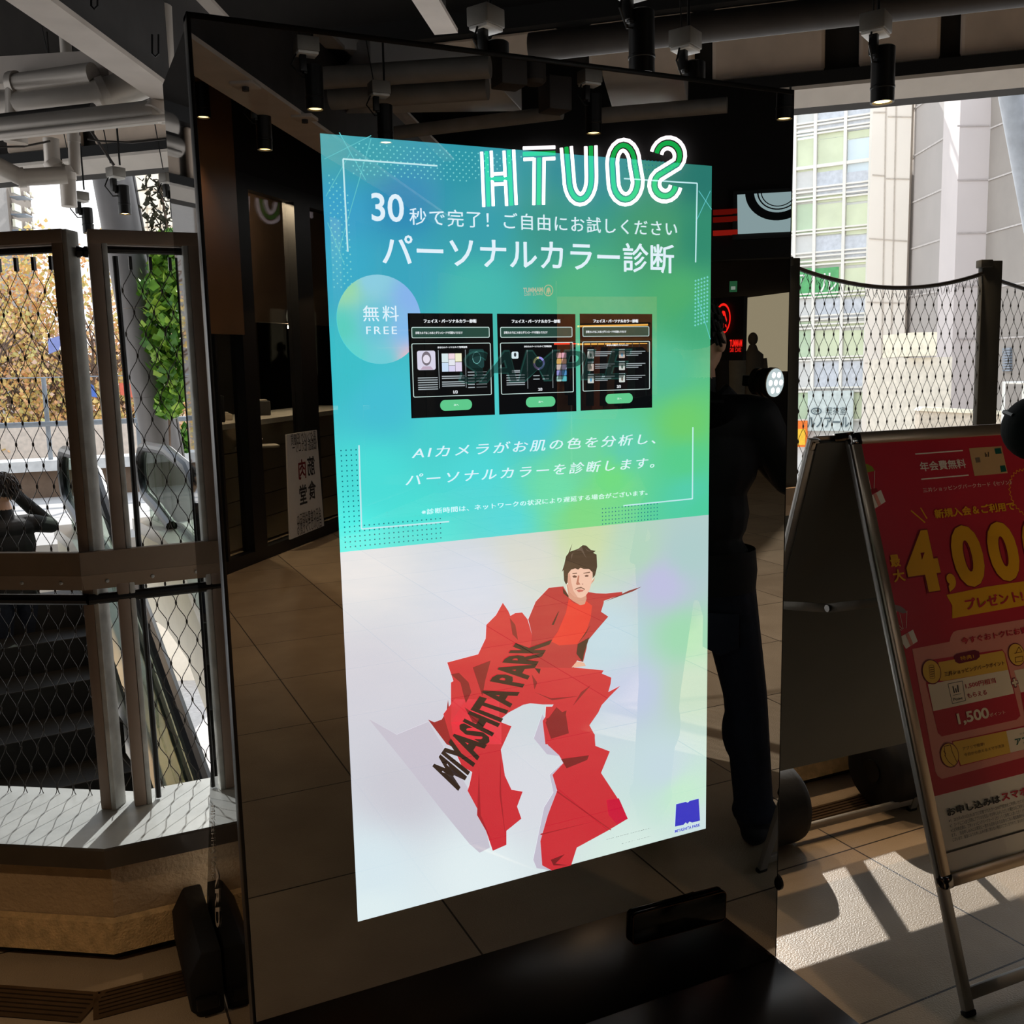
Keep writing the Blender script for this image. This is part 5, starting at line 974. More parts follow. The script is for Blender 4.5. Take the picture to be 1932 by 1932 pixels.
def pipe(label, pts, r, m=PIPE, n=16, nm='pipe', cat='pipe', grp=None):
    t = thing(nm, label, cat, pts[0], grp); MB().tube(pts, r, n).build('run', m, t)
    for i in range(1, len(pts) - 1):
        d = (pts[i + 1] - pts[i]).normalized(); MB().tube([pts[i] - d * .02, pts[i] + d * .02], r * 1.12, n).build('collar', m, t)
    return t
def D_(u, v, z): return on(u, v, 2, z)
e1 = sdv
def lev(u, v, z, u2, n=2):    # level run along the facade direction from a pixel until column u2
    p = on(u, v, 2, z); best = min((abs(pr(p + e1 * (i * .02))[0] - u2), i) for i in range(-300, 300) if (p + e1 * (i * .02) - CAM).dot(MR[2]) > .5); return [p, p + e1 * (best[1] * .02)]
a = lev(-60, 250, 2.75, 296); pts = [a[0], a[1], a[1] + Vector((.04, .02, .06)), a[1] + Vector((.05, .02, .5))]; pipe('long grey pipe crossing at the left with a bend up beside the kiosk', pts, .055)
a = lev(-60, 210, 2.95, 200); pts = [a[0], a[1], a[1] + e1 * .22 + Vector((.08, .1, .1)), a[1] + e1 * .32 + Vector((.2, .25, .5))]; pipe('fat grey duct with a curved end high at the left', pts, .085, nm='duct', cat='duct')
a = lev(20, 160, 3.05, 175); pipe('upper grey pipe loop at the far left under the beam', [a[0] - Vector((0, 0, .3)), a[0] + e1 * .03, a[1]], .06)
a = lev(-60, 233, 2.8, 180); pipe('thin dark conduit running along the long grey pipe', a, .03, PIPD)
a = lev(-60, 262, 2.7, 330); pipe('thin pale rail under the long grey pipe at the left', a, .018)
p = on(98, 280, 1, 4.9); q = on(101, 305, 1, 4.9); pipe('square-shouldered drain pipe stepping down to the white sky at the left', [on(96, 262, 1, 4.9), on(99, 308, 1, 4.9), on(108, 320, 1, 4.9), on(122, 324, 1, 4.9), on(127, 332, 1, 4.9), on(131, 390, 1, 4.9)], .045)
p_ = on(139, 262, 1, 4.95); pipe('short vertical pipe beside the stepping drain pipe', [V(p_, 4.25), p_, on(142, 330, 1, 4.95)], .034)
pipe('sloping grey pipe dropping from the left edge', [on(-30, 300, 1, 4.7), on(40, 335, 1, 4.7), on(125, 330, 1, 4.7)], .05)
t = thing('loose_cable', 'sagging grey cables strung between the pipes at the left', 'cable', on(150, 240, 1, 4.5))
for pts in ([(0, 198), (60, 209), (140, 211), (200, 207), (235, 204)], [(0, 277), (45, 276), (95, 266)], [(165, 262), (190, 266), (250, 269), (312, 262)], [(120, 215), (140, 202), (180, 215), (225, 190), (262, 200)], [(210, 222), (240, 208), (270, 190), (290, 180)], [(215, 210), (250, 215), (285, 200)]): MB().tube([on(u, v, 1, 4.5) for u, v in pts], .006, 5).build('cable', PIPD, t)
MB().tube([on(92, 128, 1, 4.4), on(215, 312, 1, 4.6)], .008, 6).build('stay_wire', PIPD, t); MB().tube([on(88, 60, 1, 4.4), on(94, 132, 1, 4.4)], .006, 6).build('stay_wire', PIPD, t)
gb = MB(); a0 = on(-30, 140, 1, 4.6); a1_ = on(215, 125, 1, 4.1); struct(gb.bar(a0, a1_, .10, .14).build('ceiling_beam', BF, smooth=0))
a = lev(1000, 90, 2.85, 1985); pipe('long dark grey pipe crossing above the right opening', [a[0], a[1]], .06, PIPD)
for u, v in ((178, 5), (293, 95)):
    t = MB().tube([on(u - 6, v - 30, 1, 2.6), on(u - 6, v + 6, 1, 2.6), on(u, v + 12, 1, 2.6), on(u + 6, v + 6, 1, 2.6), on(u + 6, v - 30, 1, 2.6)], .004, 6).build('lifting_hook', hk, ib)
# mirrored ceiling services
DCT = mat('duct_sheet', (200, 198, 198), .35, .15, var=.05)
def M_(u, v, z): return on(u, v, 2, z, True)
def duct(label, pts, z, h=.35): t = tag(MB().prism([M_(u, v, z) for u, v in pts], (0, 0, h)).build('air_duct', DCT, bev=.01), label, 'duct'); return t
duct('wide sheet-metal duct mirrored above the screen left half', [(650, 215), (700, 165), (940, 160), (985, 210)], 3.1)
duct('bright sheet-metal duct mirrored near the kiosk top right', [(1132, 130), (1290, 148), (1298, 200), (1155, 206)], 3.2)
duct('dark broad duct mirrored at the kiosk top left', [(560, 85), (920, 118), (935, 140), (640, 150)], 3.4)
for lb, (p, q), r in (('dark pipe mirrored in front of the left duct', ((600, 148), (925, 126)), .06), ('dark pipe mirrored under the left duct', ((735, 252), (1060, 212)), .045), ('dark pipe mirrored under the bright duct', ((1135, 218), (1372, 198)), .05), ('thick dark pipe mirrored along the duct edge', ((625, 185), (920, 165)), .07)): pipe(lb, [M_(*p, 3.02), M_(*q, 3.02)], r, mat('pipe_mid', (140, 136, 132), .5, .2))
mc = thing('metal_canister', 'short hanging metal canister mirrored above the screen', 'canister', M_(1008, 158, 3.0)); MB().lathe(M_(1008, 160, 3.0), (0, 0, 1), [(.05, 0), (.07, .02), (.07, .28), (.05, .3)], 20).build('body', PIPD, mc); MB().tube([M_(1008, 160, 3.0) + Vector((0, 0, .3)), M_(1008, 160, 3.0) + Vector((0, 0, 1.3))], .01, 6).build('hanger', HSG, mc)
for u, v, lb in ((960, 130, 'upright grey junction box mirrored beside the canister'), (1047, 180, 'square grey junction box mirrored left of the bright duct')):
    t = MB().box(M_(u, v, 3.05), (.16, .16, .2)).build('junction_box', PIPD, bev=.01); tag(t, lb, 'box')
# ================================================================== the hall behind the viewer (seen in the kiosk)
S_F = Vector((.66, -.751, 0)).normalized(); SFN = Vector((.751, .66, 0)).normalized(); SA_ = Vector((.557, -5.054, 0))
PSF = PL(SA_, -S_F, (0, 0, 1), True)
def behind(P, d): return PL(P.o - P.en * d, P.ex, P.ey, True)
DKW = mat('dark_walnut', (62, 48, 38), .5, var=.25, scale=3); MUL = mat('mullion_black', (12, 12, 13), .45); HDR = mat('header_black', (16, 15, 15), .7)
a_far = PSF.px(645, 640)[0]
sfp = bpy.data.objects.new('window_1', None); COL.objects.link(sfp); sfp.location = SA_; sfp['kind'] = 'structure'
def sblock(P, a0, b0, a1, b1, th, d, m, name, parent=None, bev=0): return MB().prism([P.w(a, b, d - th) for a, b in ((a0, b0), (a1, b0), (a1, b1), (a0, b1))], P.en * th).build(name, m, parent, bev=bev, smooth=0)
struct(sblock(PSF, -4.0, 2.72, 9, 4.3, .12, 0, HDR, 'wall_left'))
struct(sblock(PSF, 1.2, 0, 9, 2.72, .12, 0, HDR, 'wall_left'))
sblock(PSF, -4.0, 0, 1.2, .09, .08, .01, MUL, 'sill', sfp); sblock(PSF, -4.0, 2.62, 1.2, 2.72, .08, .01, MUL, 'head', sfp)
for (ut, ub) in (((442, 468), (484, 520)), ((553, 582), (598, 616)), ((388, 392), (424, 428)), ((640, 668), (668, 690))):
    at0, at1 = PSF.px(ut[0], 450)[0], PSF.px(ut[1], 450)[0]; sblock(PSF, min(at0, at1), .09, max(at0, at1), 2.62, .1, .02, MUL, 'mullion', sfp)
sblock(PSF, -4.0, .09, 1.2, 2.62, .012, -.04, glass('shop_glass', (225, 225, 220), .03), 'glazing', sfp)
# wooden wall band inside the shop with a lit corner, counter and back wall
PW = behind(PSF, .5); struct(sblock(PW, -4, 1.75, .35, 3.2, .05, 0, DKW, 'wall_inner'))
struct(sblock(PSF, PSF.px(436, 380)[0], 1.62, .9, 3.25, .03, .045, mat('walnut_warm', (104, 74, 48), .3, var=.15, scale=3), 'wall_panel'))
PBW = behind(PSF, 2.6); struct(sblock(PBW, -5, 0, 3, 3.2, .1, 0, mat('shop_wall', (124, 116, 104), .8, var=.1, scale=2), 'wall_shop'))
CTR = mat('counter_boards', (176, 164, 146), .6, var=.08, scale=2); CTW = mat('counter_white', (214, 206, 192), .5)
PC = behind(PSF, .35); ct_ = thing('shop_counter', 'pale boarded counter mirrored behind the shop glass at the kiosk left', 'counter', PC.w(-.5, 0, -.3))
a0 = PC.px(640, 900)[0]; a1 = PC.px(420, 900)[0]
for i in range(5): sblock(PC, a0 - .6, .02 + i * .185, a1 + .6, .02 + i * .185 + .178, .03, 0, CTR, 'board', ct_)
sblock(PC, a0 - .6, .02, a1 + .6, .945, .5, -.03, mat('counter_core', (60, 54, 48), .7), 'core', ct_); sblock(PC, a0 - .65, .945, a1 + .65, .985, .62, .05, CTW, 'worktop', ct_)
for u, lb, sz, c in ((440, 'black till box mirrored on the shop counter left end', (.28, .2, .2), (24, 24, 26)), (543, 'small card printer mirrored on the shop counter', (.14, .14, .12), (60, 58, 56)), (468, 'pale little tray mirrored on the shop counter', (.18, .12, .05), (190, 178, 160))):
    a_ = PC.px(u, 780)[0]; t = thing('till' if sz[0] > .2 else 'printer' if sz[0] < .15 else 'tray', lb, 'shop item', PC.w(a_, .985, -.25)); MB().box(PC.w(a_, .985 + sz[2] / 2, -.25), sz).build('body', mat(f'item_{c[0]}', c, .5), t, bev=.01); MB().box(PC.w(a_, .985 + sz[2] + .006, -.25), (sz[0] * .7, sz[1] * .6, .012)).build('top', CTW, t, bev=.003)
t = thing('bowl_set', 'pale food samples mirrored low on the shop counter shelf', 'food display', PC.w(PC.px(458, 830)[0], .8, .08)); MB().box(PC.w(PC.px(462, 838)[0], .79, .09), (.34, .16, .02)).build('shelf', CTW, t, bev=.004)
for u in (446, 462): MB().lathe(PC.w(PC.px(u, 835)[0], .80, .09), (0, 0, 1), [(.03, 0), (.06, .05), (.05, .05)], 16).build('bowl', CRM, t)
lp = thing('pendant_lamp', 'small white pendant lamp mirrored inside the dark shop', 'lamp', on(546, 597, 1, -6.9, True)); c = on(546, 597, 1, -6.9, True); MB().lathe(c, (0, 0, 1), [(.02, -.05), (.09, -.045), (.1, 0), (.07, .06), (.02, .08)], 20).build('shade', emit('pendant_glow', (190, 186, 170), .6), lp); MB().tube([c + Vector((0, 0, .08)), c + Vector((0, 0, 1.5))], .005, 6).build('cord', HSG, lp)
l = bpy.data.lights.new('pendant_light', 'POINT'); l.energy = 22; l.color = (1, .86, .66); l.shadow_soft_size = .02; lo = bpy.data.objects.new('pendant_light', l); COL.objects.link(lo); lo.location = c - Vector((0, 0, .09)); setp(lo, lp)
wc = thing('wall_cabinet', 'pale shelving mirrored on the shop back wall', 'shelving', PBW.w(-.9, 1.2, .1)); 
for b in (1.15, 1.45, 1.75, 2.05): sblock(PBW, -2.6, b, -.2, b + .03, .25, .26, mat('shelf_grey', (150, 148, 140), .6), 'shelf', wc)
sblock(PBW, -2.6, 1.15, -.2, 2.08, .02, .02, mat('shelf_back', (132, 136, 126), .6), 'back', wc)
# white poster leaning on the glass
PQ = PL(SA_ + SFN * .03, -S_F, (0, 0, 1), True)
q = [PQ.px(*p) for p in ((609, 992), (545, 1018), (538, 820), (595, 811))]; wp = poly(PQ, q, mat('board_white', (206, 202, 196), .6, var=.02), 'poster_board', None, .012, True, .012); tag(wp, 'white restaurant poster board mirrored at the foot of the shop window', 'poster')
PRD = mat('board_red', (120, 30, 36), .6); PIN = mat('board_ink', (44, 42, 44), .6)
def QT(s, br, tl, m, **k): text(PQ, s, [br, tl], m, 'lettering', wp, .014, **k)
QT('高タンパク 低糖質', (593.5, 832), (545, 819), PIN); QT('低脂肪 低カロリー', (595, 847), (548, 834), PIN)
QT('筋', (592, 895), (576, 862), PIN, bold=.02); QT('肉', (575, 902), (559, 868), PRD, bold=.02); QT('食', (594, 940), (578, 908), PIN, bold=.02); QT('堂', (577, 949), (561, 916), PIN, bold=.02)
QT('今日の食事が明日の', (603, 978), (557, 970), PIN); QT('自分のカラダを創る', (604, 994), (557, 984), PIN)
for nm_, pos, e, c in (('shop', PSF.w(-.7, 2.67, -.2), 190, (1, .8, .58)),):
    l = bpy.data.lights.new('shop_fill', 'POINT'); l.energy = e; l.color = c; l.shadow_soft_size = .02; lo = bpy.data.objects.new('shop_fill_light', l); COL.objects.link(lo); lo.location = pos  # unseen bare point light behind the header, added to brighten the shop interior
    setp(lo, lp)
# far sign wall with neon letters
B_ = SA_ + S_F * 4; PSG = PL(B_, (-.751, -.66, 0), (0, 0, 1), True)
struct(sblock(PSG, -11, 2.32, .2, 4.3, .15, 0, HDR, 'wall_back_bulkhead'))
struct(sblock(PSG, -.12, 0, .2, 2.32, 4.5, 0, HDR, 'wall_shop'))
neon = thing('neon_sign', 'white and green neon letters mirrored over the screen top right', 'neon sign', PSG.w(-1.6, 2.8, 0))
NW = emit('neon_white', (255, 240, 250), 5.5); NG = emit('neon_green', (30, 215, 95), 1.6)
def npx(u, v): return PSG.px(u, v)
def stroke(pts, off, r, m, name):   # pts in px, parallel offset in metres
    P = [Vector(npx(*p)) for p in pts]; out = []
    for i, p in enumerate(P):
        d = (P[min(i + 1, len(P) - 1)] - P[max(i - 1, 0)]).normalized(); out.append(PSG.w(p.x - d.y * off, p.y + d.x * off, .06))
    MB().tube(out, r, 8).build(name, m, neon)
def arc(c, rx, ry, a0, a1, n=10): return [(c[0] + rx * math.cos(math.radians(a0 + (a1 - a0) * i / n)), c[1] - ry * math.sin(math.radians(a0 + (a1 - a0) * i / n))) for i in range(n + 1)]
LT = {'H': [[(921, 288), (925, 391)], [(963, 286), (968, 389)]], 'T': [[(1020, 300), (1019, 388)]], 'U': [[(1071, 280), (1076, 340)] + arc((1097, 340), 21, 38, 190, 350, 10) + [(1118, 335), (1117, 278)]], 'O': [arc((1178, 310), 21, 34, 0, 180, 10) + arc((1182, 344), 23, 34, 180, 360, 10) + [(1199, 310)]], 'S': [arc((1262, 296), 22, 24, 168, -38, 12) + arc((1256, 350), 20, 22, 130, 350, 12)]}
for ch, strokes in LT.items():
    for st_ in strokes:
        for o in (.05, -.05): stroke(st_, o, .017, NW, f'letter_{ch.lower()}_tube')
        stroke(st_, 0, .021, NG, f'letter_{ch.lower()}_tube')
for dv, m in ((0, NG), (-.05, NW), (.05, NW)):
    stroke([(935 if m is NW else 921, 340), (955 if m is NW else 965, 339)], dv, .017 if m is NW else .021, m, 'letter_h_tube')
stroke([(990, 282), (1050, 280)], 0, .017, NW, 'letter_t_tube'); stroke([(990, 293), (1050, 291)], 0, .021, NG, 'letter_t_tube'); stroke([(991, 303), (1010, 302)], 0, .017, NW, 'letter_t_tube'); stroke([(1028, 302), (1050, 301)], 0, .017, NW, 'letter_t_tube')
# shop front beyond: shelves, garments, signs, display
PB2 = behind(PSG, 3.4); struct(sblock(PB2, -11, 0, 1, 3, .1, 0, mat('shop_back_dark', (40, 34, 30), .8), 'wall_far'))
struct(MB().prism([PSG.w(-11, 2.6, -.2), PSG.w(.2, 2.6, -.2), PB2.w(.2, 2.6, 0), PB2.w(-11, 2.6, 0)], (0, 0, .1)).build('ceiling_shop', HDR, smooth=0))
TANW = mat('tan_display_wall', (206, 150, 92), .7, var=.1); 
wall2 = poly(PB2, [(1052, 790), (1240, 790), (1240, 560), (1052, 560)], TANW, 'display_wall', None, .04, th=.03); tag(wall2, 'tan display wall mirrored across the right sample card', 'display wall')
shf = thing('lit_shelf', 'two glowing shelf edges mirrored above the clothes rail', 'shelf', PB2.w(*PB2.px(1165, 630), .2))
for v in (612, 645): p, q = PB2.px(1098, v), PB2.px(1228, v); sblock(PB2, min(p[0], q[0]), p[1] - .02, max(p[0], q[0]), p[1], .25, .3, DKW, 'board', shf); sblock(PB2, min(p[0], q[0]), p[1] - .045, max(p[0], q[0]), p[1] - .022, .02, .3, emit('shelf_glow', (255, 190, 90), 2.2), 'light_strip', shf)
rs = thing('red_light_strip', 'thin red light strip mirrored across the second sample card', 'light strip', PB2.w(*PB2.px(1075, 649), .3)); p, q = PB2.px(1056, 649), PB2.px(1100, 648); sblock(PB2, min(p[0], q[0]), p[1] - .012, max(p[0], q[0]), p[1] + .012, .03, .34, emit('red_strip', (255, 70, 40), 2.5), 'tube', rs)
rng = random.Random(3); cl_c = [(30, 30, 34), (92, 60, 48), (24, 40, 44), (150, 90, 62), (34, 34, 42), (110, 84, 66), (20, 22, 26), (70, 44, 40), (46, 70, 70), (24, 24, 30)]
dsc = ['charcoal jacket', 'brown fleece', 'teal black coat', 'rust jacket', 'navy coat', 'tan anorak', 'black parka', 'maroon jacket', 'green jacket', 'dark parka']
for i in range(10):
    u = 1106 + i * 12.5; a_, b_ = PB2.px(u, 655); wd = .12 + .02 * (i % 3); hh = .75 + .1 * (i % 2); t = thing('hanging_jacket', f'{dsc[i]} mirrored on the clothes rail, {["first", "second", "third", "fourth", "fifth", "sixth", "seventh", "eighth", "ninth", "last"][i]} from the left', 'jacket', PB2.w(a_, b_ - hh, .6), 'jackets on the mirrored clothes rail')
    mb = MB(); ax3 = (PB2.ex, PB2.en, Vector((0, 0, 1)))
    for k_, (zz, wx, wy) in enumerate(((0, .05, .03), (-.06, wd, .06), (-.3, wd * .95, .08), (-hh, wd * 1.05, .09))):
        pass
    prof = [(0, .04, .03), (-.05, wd * .8, .05), (-.12, wd, .07), (-.4, wd * .95, .08), (-hh, wd * 1.05, .085)]; n = 14
    for zz, wx, wy in prof: mb.v += [PB2.w(a_ + wx * math.cos(2 * math.pi * j / n), b_ + zz, .6 + wy * math.sin(2 * math.pi * j / n)) for j in range(n)]
    fs = [[k_ * n + j, k_ * n + (j + 1) % n, (k_ + 1) * n + (j + 1) % n, (k_ + 1) * n + j] for k_ in range(4) for j in range(n)] + [list(range(n)), list(range(4 * n, 5 * n))]; mb.f = fs; mb.mi = [0] * len(fs)
    mb.build('body', mat(f'cloth_{i}', cl_c[i], .85), t)
    for sg in (-1, 1): MB().tube([PB2.w(a_ + sg * wd * .8, b_ - .07, .6), PB2.w(a_ + sg * wd * 1.15, b_ - .35, .63), PB2.w(a_ + sg * wd * 1.1, b_ - .62, .62)], .045, 8, r2=.03).build('sleeve', mat(f'cloth_{i}', cl_c[i], .85), t)
    MB().tube([PB2.w(a_, b_ - .01, .6), PB2.w(a_, b_ + .05, .6)], .005, 6).build('hanger_hook', GALV, t)
rl_ = thing('clothes_rail', 'thin clothes rail mirrored above the row of jackets', 'rail', PB2.w(*PB2.px(1165, 650), .6)); p, q = PB2.px(1095, 650), PB2.px(1235, 650); MB().tube([PB2.w(p[0], p[1] + .03, .6), PB2.w(q[0], q[1] + .03, .6)], .014, 8).build('rod', GALV, rl_); 
for z in (p, q): MB().tube([PB2.w(z[0], 0, .6), PB2.w(z[0], p[1] + .03, .6)], .014, 8).build('upright', GALV, rl_)
l = bpy.data.lights.new('rail_fill', 'POINT'); l.energy = 20; l.color = (1, .66, .36); l.shadow_soft_size = .02; lo = bpy.data.objects.new('rail_fill_light', l); COL.objects.link(lo); lo.location = PB2.w(PB2.px(1160, 585)[0], 2.56, 1.6); setp(lo, shf)  # unseen bare point light added to warm the display wall and jackets
# round emblem signs
def emblem(P, c, rx, ry, m, name, parent, d):
    ca_, cb_ = P.px(*c); rxx = abs(P.px(c[0] + rx, c[1])[0] - ca_); ryy = abs(P.px(c[0], c[1] - ry)[1] - cb_); mb = MB(); ring(mb, P, circ((ca_, cb_), rxx, ryy), circ((ca_, cb_), rxx * .84, ryy * .84), d)
    bl = [(-.5, -.55), (-.42, -.1), (-.35, .3), (-.05, .55), (.25, .5), (.4, .2), (.55, -.1), (.45, -.4), (.55, -.65), (.35, -.55), (.3, -.2), (.15, -.25), (.12, -.7), (-.08, -.7), (-.1, -.3), (-.25, -.3), (-.28, -.72)]
    mb.add([P.w(ca_ - x * rxx * .95, cb_ + y * ryy * .95, d) for x, y in bl], [list(range(len(bl)))]); return mb.build(name, m, parent, smooth=0)
PE = PL(on(1375, 610, 1, -5.6, True), (-.2, -.98, 0), (0, 0, 1), True)
RED = emit('sign_red', (255, 36, 28), 2.6); es = thing('emblem_sign', 'red glowing round emblem sign mirrored beside the standing person head', 'sign', PE.o); sblock(PE, PE.px(1399, 640)[0], PE.px(1380, 680)[1], PE.px(1338, 640)[0], PE.px(1380, 560)[1], .05, -.02, HDR, 'board', es)
emblem(PE, (1364, 601), 14.5, 29, RED, 'emblem', es, .0); text(PE, 'MAMMUT', [(1400, 654), (1377, 641)], RED, 'lettering', es, .0, bold=.03); text(PE, 'SINCE 1862', [(1398, 664), (1377, 656)], RED, 'lettering', es, .0)
PE2 = behind(PSG, 1.2); ORG = emit('sign_orange', (255, 110, 80), 1.0); e2 = thing('emblem_sign', 'small orange emblem sign mirrored faintly above the sample cards', 'sign', PE2.w(*PE2.px(1015, 548)))
a0, b0 = PE2.px(1048, 566); a1, b1 = PE2.px(982, 532); sblock(PE2, min(a0, a1), b0, max(a0, a1), b1, .06, -.01, HDR, 'board', e2); emblem(PE2, (1034.5, 548), 9, 11, ORG, 'emblem', e2, .0); text(PE2, 'MAMMUT', [(1024, 551), (987, 543)], ORG, 'lettering', e2, .0, bold=.03); text(PE2, 'SINCE 1862', [(1024, 557), (989, 553)], ORG, 'lettering', e2, .0)
# wall display, red strips, exit plate, glowing shop backdrop
tv = thing('wall_display', 'pale wall screen showing black rings, mirrored at the kiosk right edge', 'screen', PSG.w(*PSG.px(1440, 402))); TVS = emit('display_pale', (176, 206, 212), 1.5)
q = [PSG.px(*p) for p in ((1500, 438), (1393, 443), (1392, 370), (1500, 364))]; poly(PSG, [(a * 1.0, b) for a, b in q], TVS, 'panel', tv, .09, True, .03); sblock(PSG, min(p[0] for p in q) - .04, min(p[1] for p in q) - .05, max(p[0] for p in q) + .04, max(p[1] for p in q) + .04, .05, .05, BLK, 'casing', tv)
mb = MB(); c = PSG.px(1470, 362); rs_ = abs(PSG.px(1402, 362)[0] - c[0])
for f0, f1, c_ in ((.93, .68, 0), (.60, .56, 0), (.5, .47, 0)):
    for i in range(24):
        a0, a1 = math.pi * (1 + i / 24), math.pi * (1 + (i + 1) / 24); pts = [(c[0] + rs_ * f * math.cos(a), c[1] + .88 * rs_ * f * math.sin(a)) for f, a in ((f0, a0), (f0, a1), (f1, a1), (f1, a0))]
        mb.add([PSG.w(a, b, .092) for a, b in pts], [(0, 1, 2, 3)])
mb.build('ring_picture', emit('display_dark', (24, 26, 28), .5), tv, smooth=0)
for v, lb in ((402, 'uppermost of the three red ceiling light strips mirrored right of the screen'), (416, 'middle of the three red ceiling light strips mirrored right of the screen'), (441, 'lowest and brightest red ceiling light strip mirrored right of the screen')):
    p, q = PSG.px(1346, v), PSG.px(1392, v + 1); t = sblock(PSG, min(p[0], q[0]), p[1] - .022, max(p[0], q[0]), p[1] + .022, .05, .06, emit(f'red_glow_{v}', (210, 44, 32), .35 if v < 440 else .8), 'light_strip'); tag(t, lb, 'light strip')
ex_ = PSG.px(1384, 541); t = thing('exit_plate', 'tiny green exit plate mirrored above the red emblem', 'sign', PSG.w(*ex_)); sblock(PSG, ex_[0] - .035, ex_[1] - .05, ex_[0] + .035, ex_[1] + .05, .03, .05, emit('exit_green', (70, 150, 100), .6), 'plate', t); sblock(PSG, ex_[0] - .02, ex_[1] - .03, ex_[0] + .02, ex_[1] + .0, .01, .06, emit('exit_white', (210, 230, 215), .8), 'figure_mark', t)
LW_ = emit('backdrop_glow', (200, 188, 156), 1.25); lwp = poly(PB2, [PB2.px(*p) for p in ((1382, 700), (1490, 700), (1490, 552), (1382, 566))], LW_, 'lit_backdrop', None, .1, True, .05); struct(lwp)  # lit shop backdrop; its lamplight is put in as emission
for i, (u, v, s, c) in enumerate(((1376, 640, .62, (30, 28, 26)), (1398, 638, .78, (120, 116, 104)), (1424, 636, .7, (96, 90, 80)))):
    a_, b_ = PB2.px(u, v); t = thing('mannequin', ['dark mannequin mirrored left in the lit window', 'broad grey mannequin mirrored in the middle of the lit window', 'brownish mannequin mirrored at the right of the lit window'][i], 'mannequin', PB2.w(a_, 0, .6)); mb = MB(); m_ = mat(f'mannequin_{i}', c, .8); Zs = b_
    mb.lathe(PB2.w(a_, 0, .6), (0, 0, 1), [(.02, .0), (.14 * s, .02), (.15 * s, .5), (.16 * s, .9), (.20 * s, Zs - .35), (.19 * s, Zs - .22), (.10 * s, Zs - .17), (.06 * s, Zs - .10)], 18); mb.build('coat', m_, t, smooth=60); MB().ell(PB2.w(a_, Zs - .03, .6), .085 * s, .09 * s, .115 * s).build('head', m_, t, smooth=60)
    for sg in (-1, 1): MB().tube([PB2.w(a_ + sg * .19 * s, Zs - .27, .6), PB2.w(a_ + sg * .25 * s, Zs - .55, .62), PB2.w(a_ + sg * .24 * s, Zs - .8, .64)], .06 * s, 10, r2=.04 * s).build('sleeve', m_, t)
# enclosing walls
for nm, p, q in (('wall_far_back', Vector((-9, -14, 0)), Vector((14, -14, 0))), ('wall_far_left', Vector((-9, -14, 0)), Vector((-9, 2, 0))), ('wall_far_right', Vector((12.2, -14, 0)), Vector((9.2, .6, 0)))):
    d = (q - p).normalized(); struct(MB().prism([V(p, 0), V(q, 0), V(q, 4.3), V(p, 4.3)], Vector((-d.y, d.x, 0)) * .2).build(nm, HDR, smooth=0))
struct(MB().prism([Vector((-9, 2, 0)), Vector((-4.1, 3.3, 0)), Vector((-4.1, 3.3, 4.3)), Vector((-9, 2, 4.3))], (0, .2, 0)).build('wall_far_left', HDR, smooth=0))

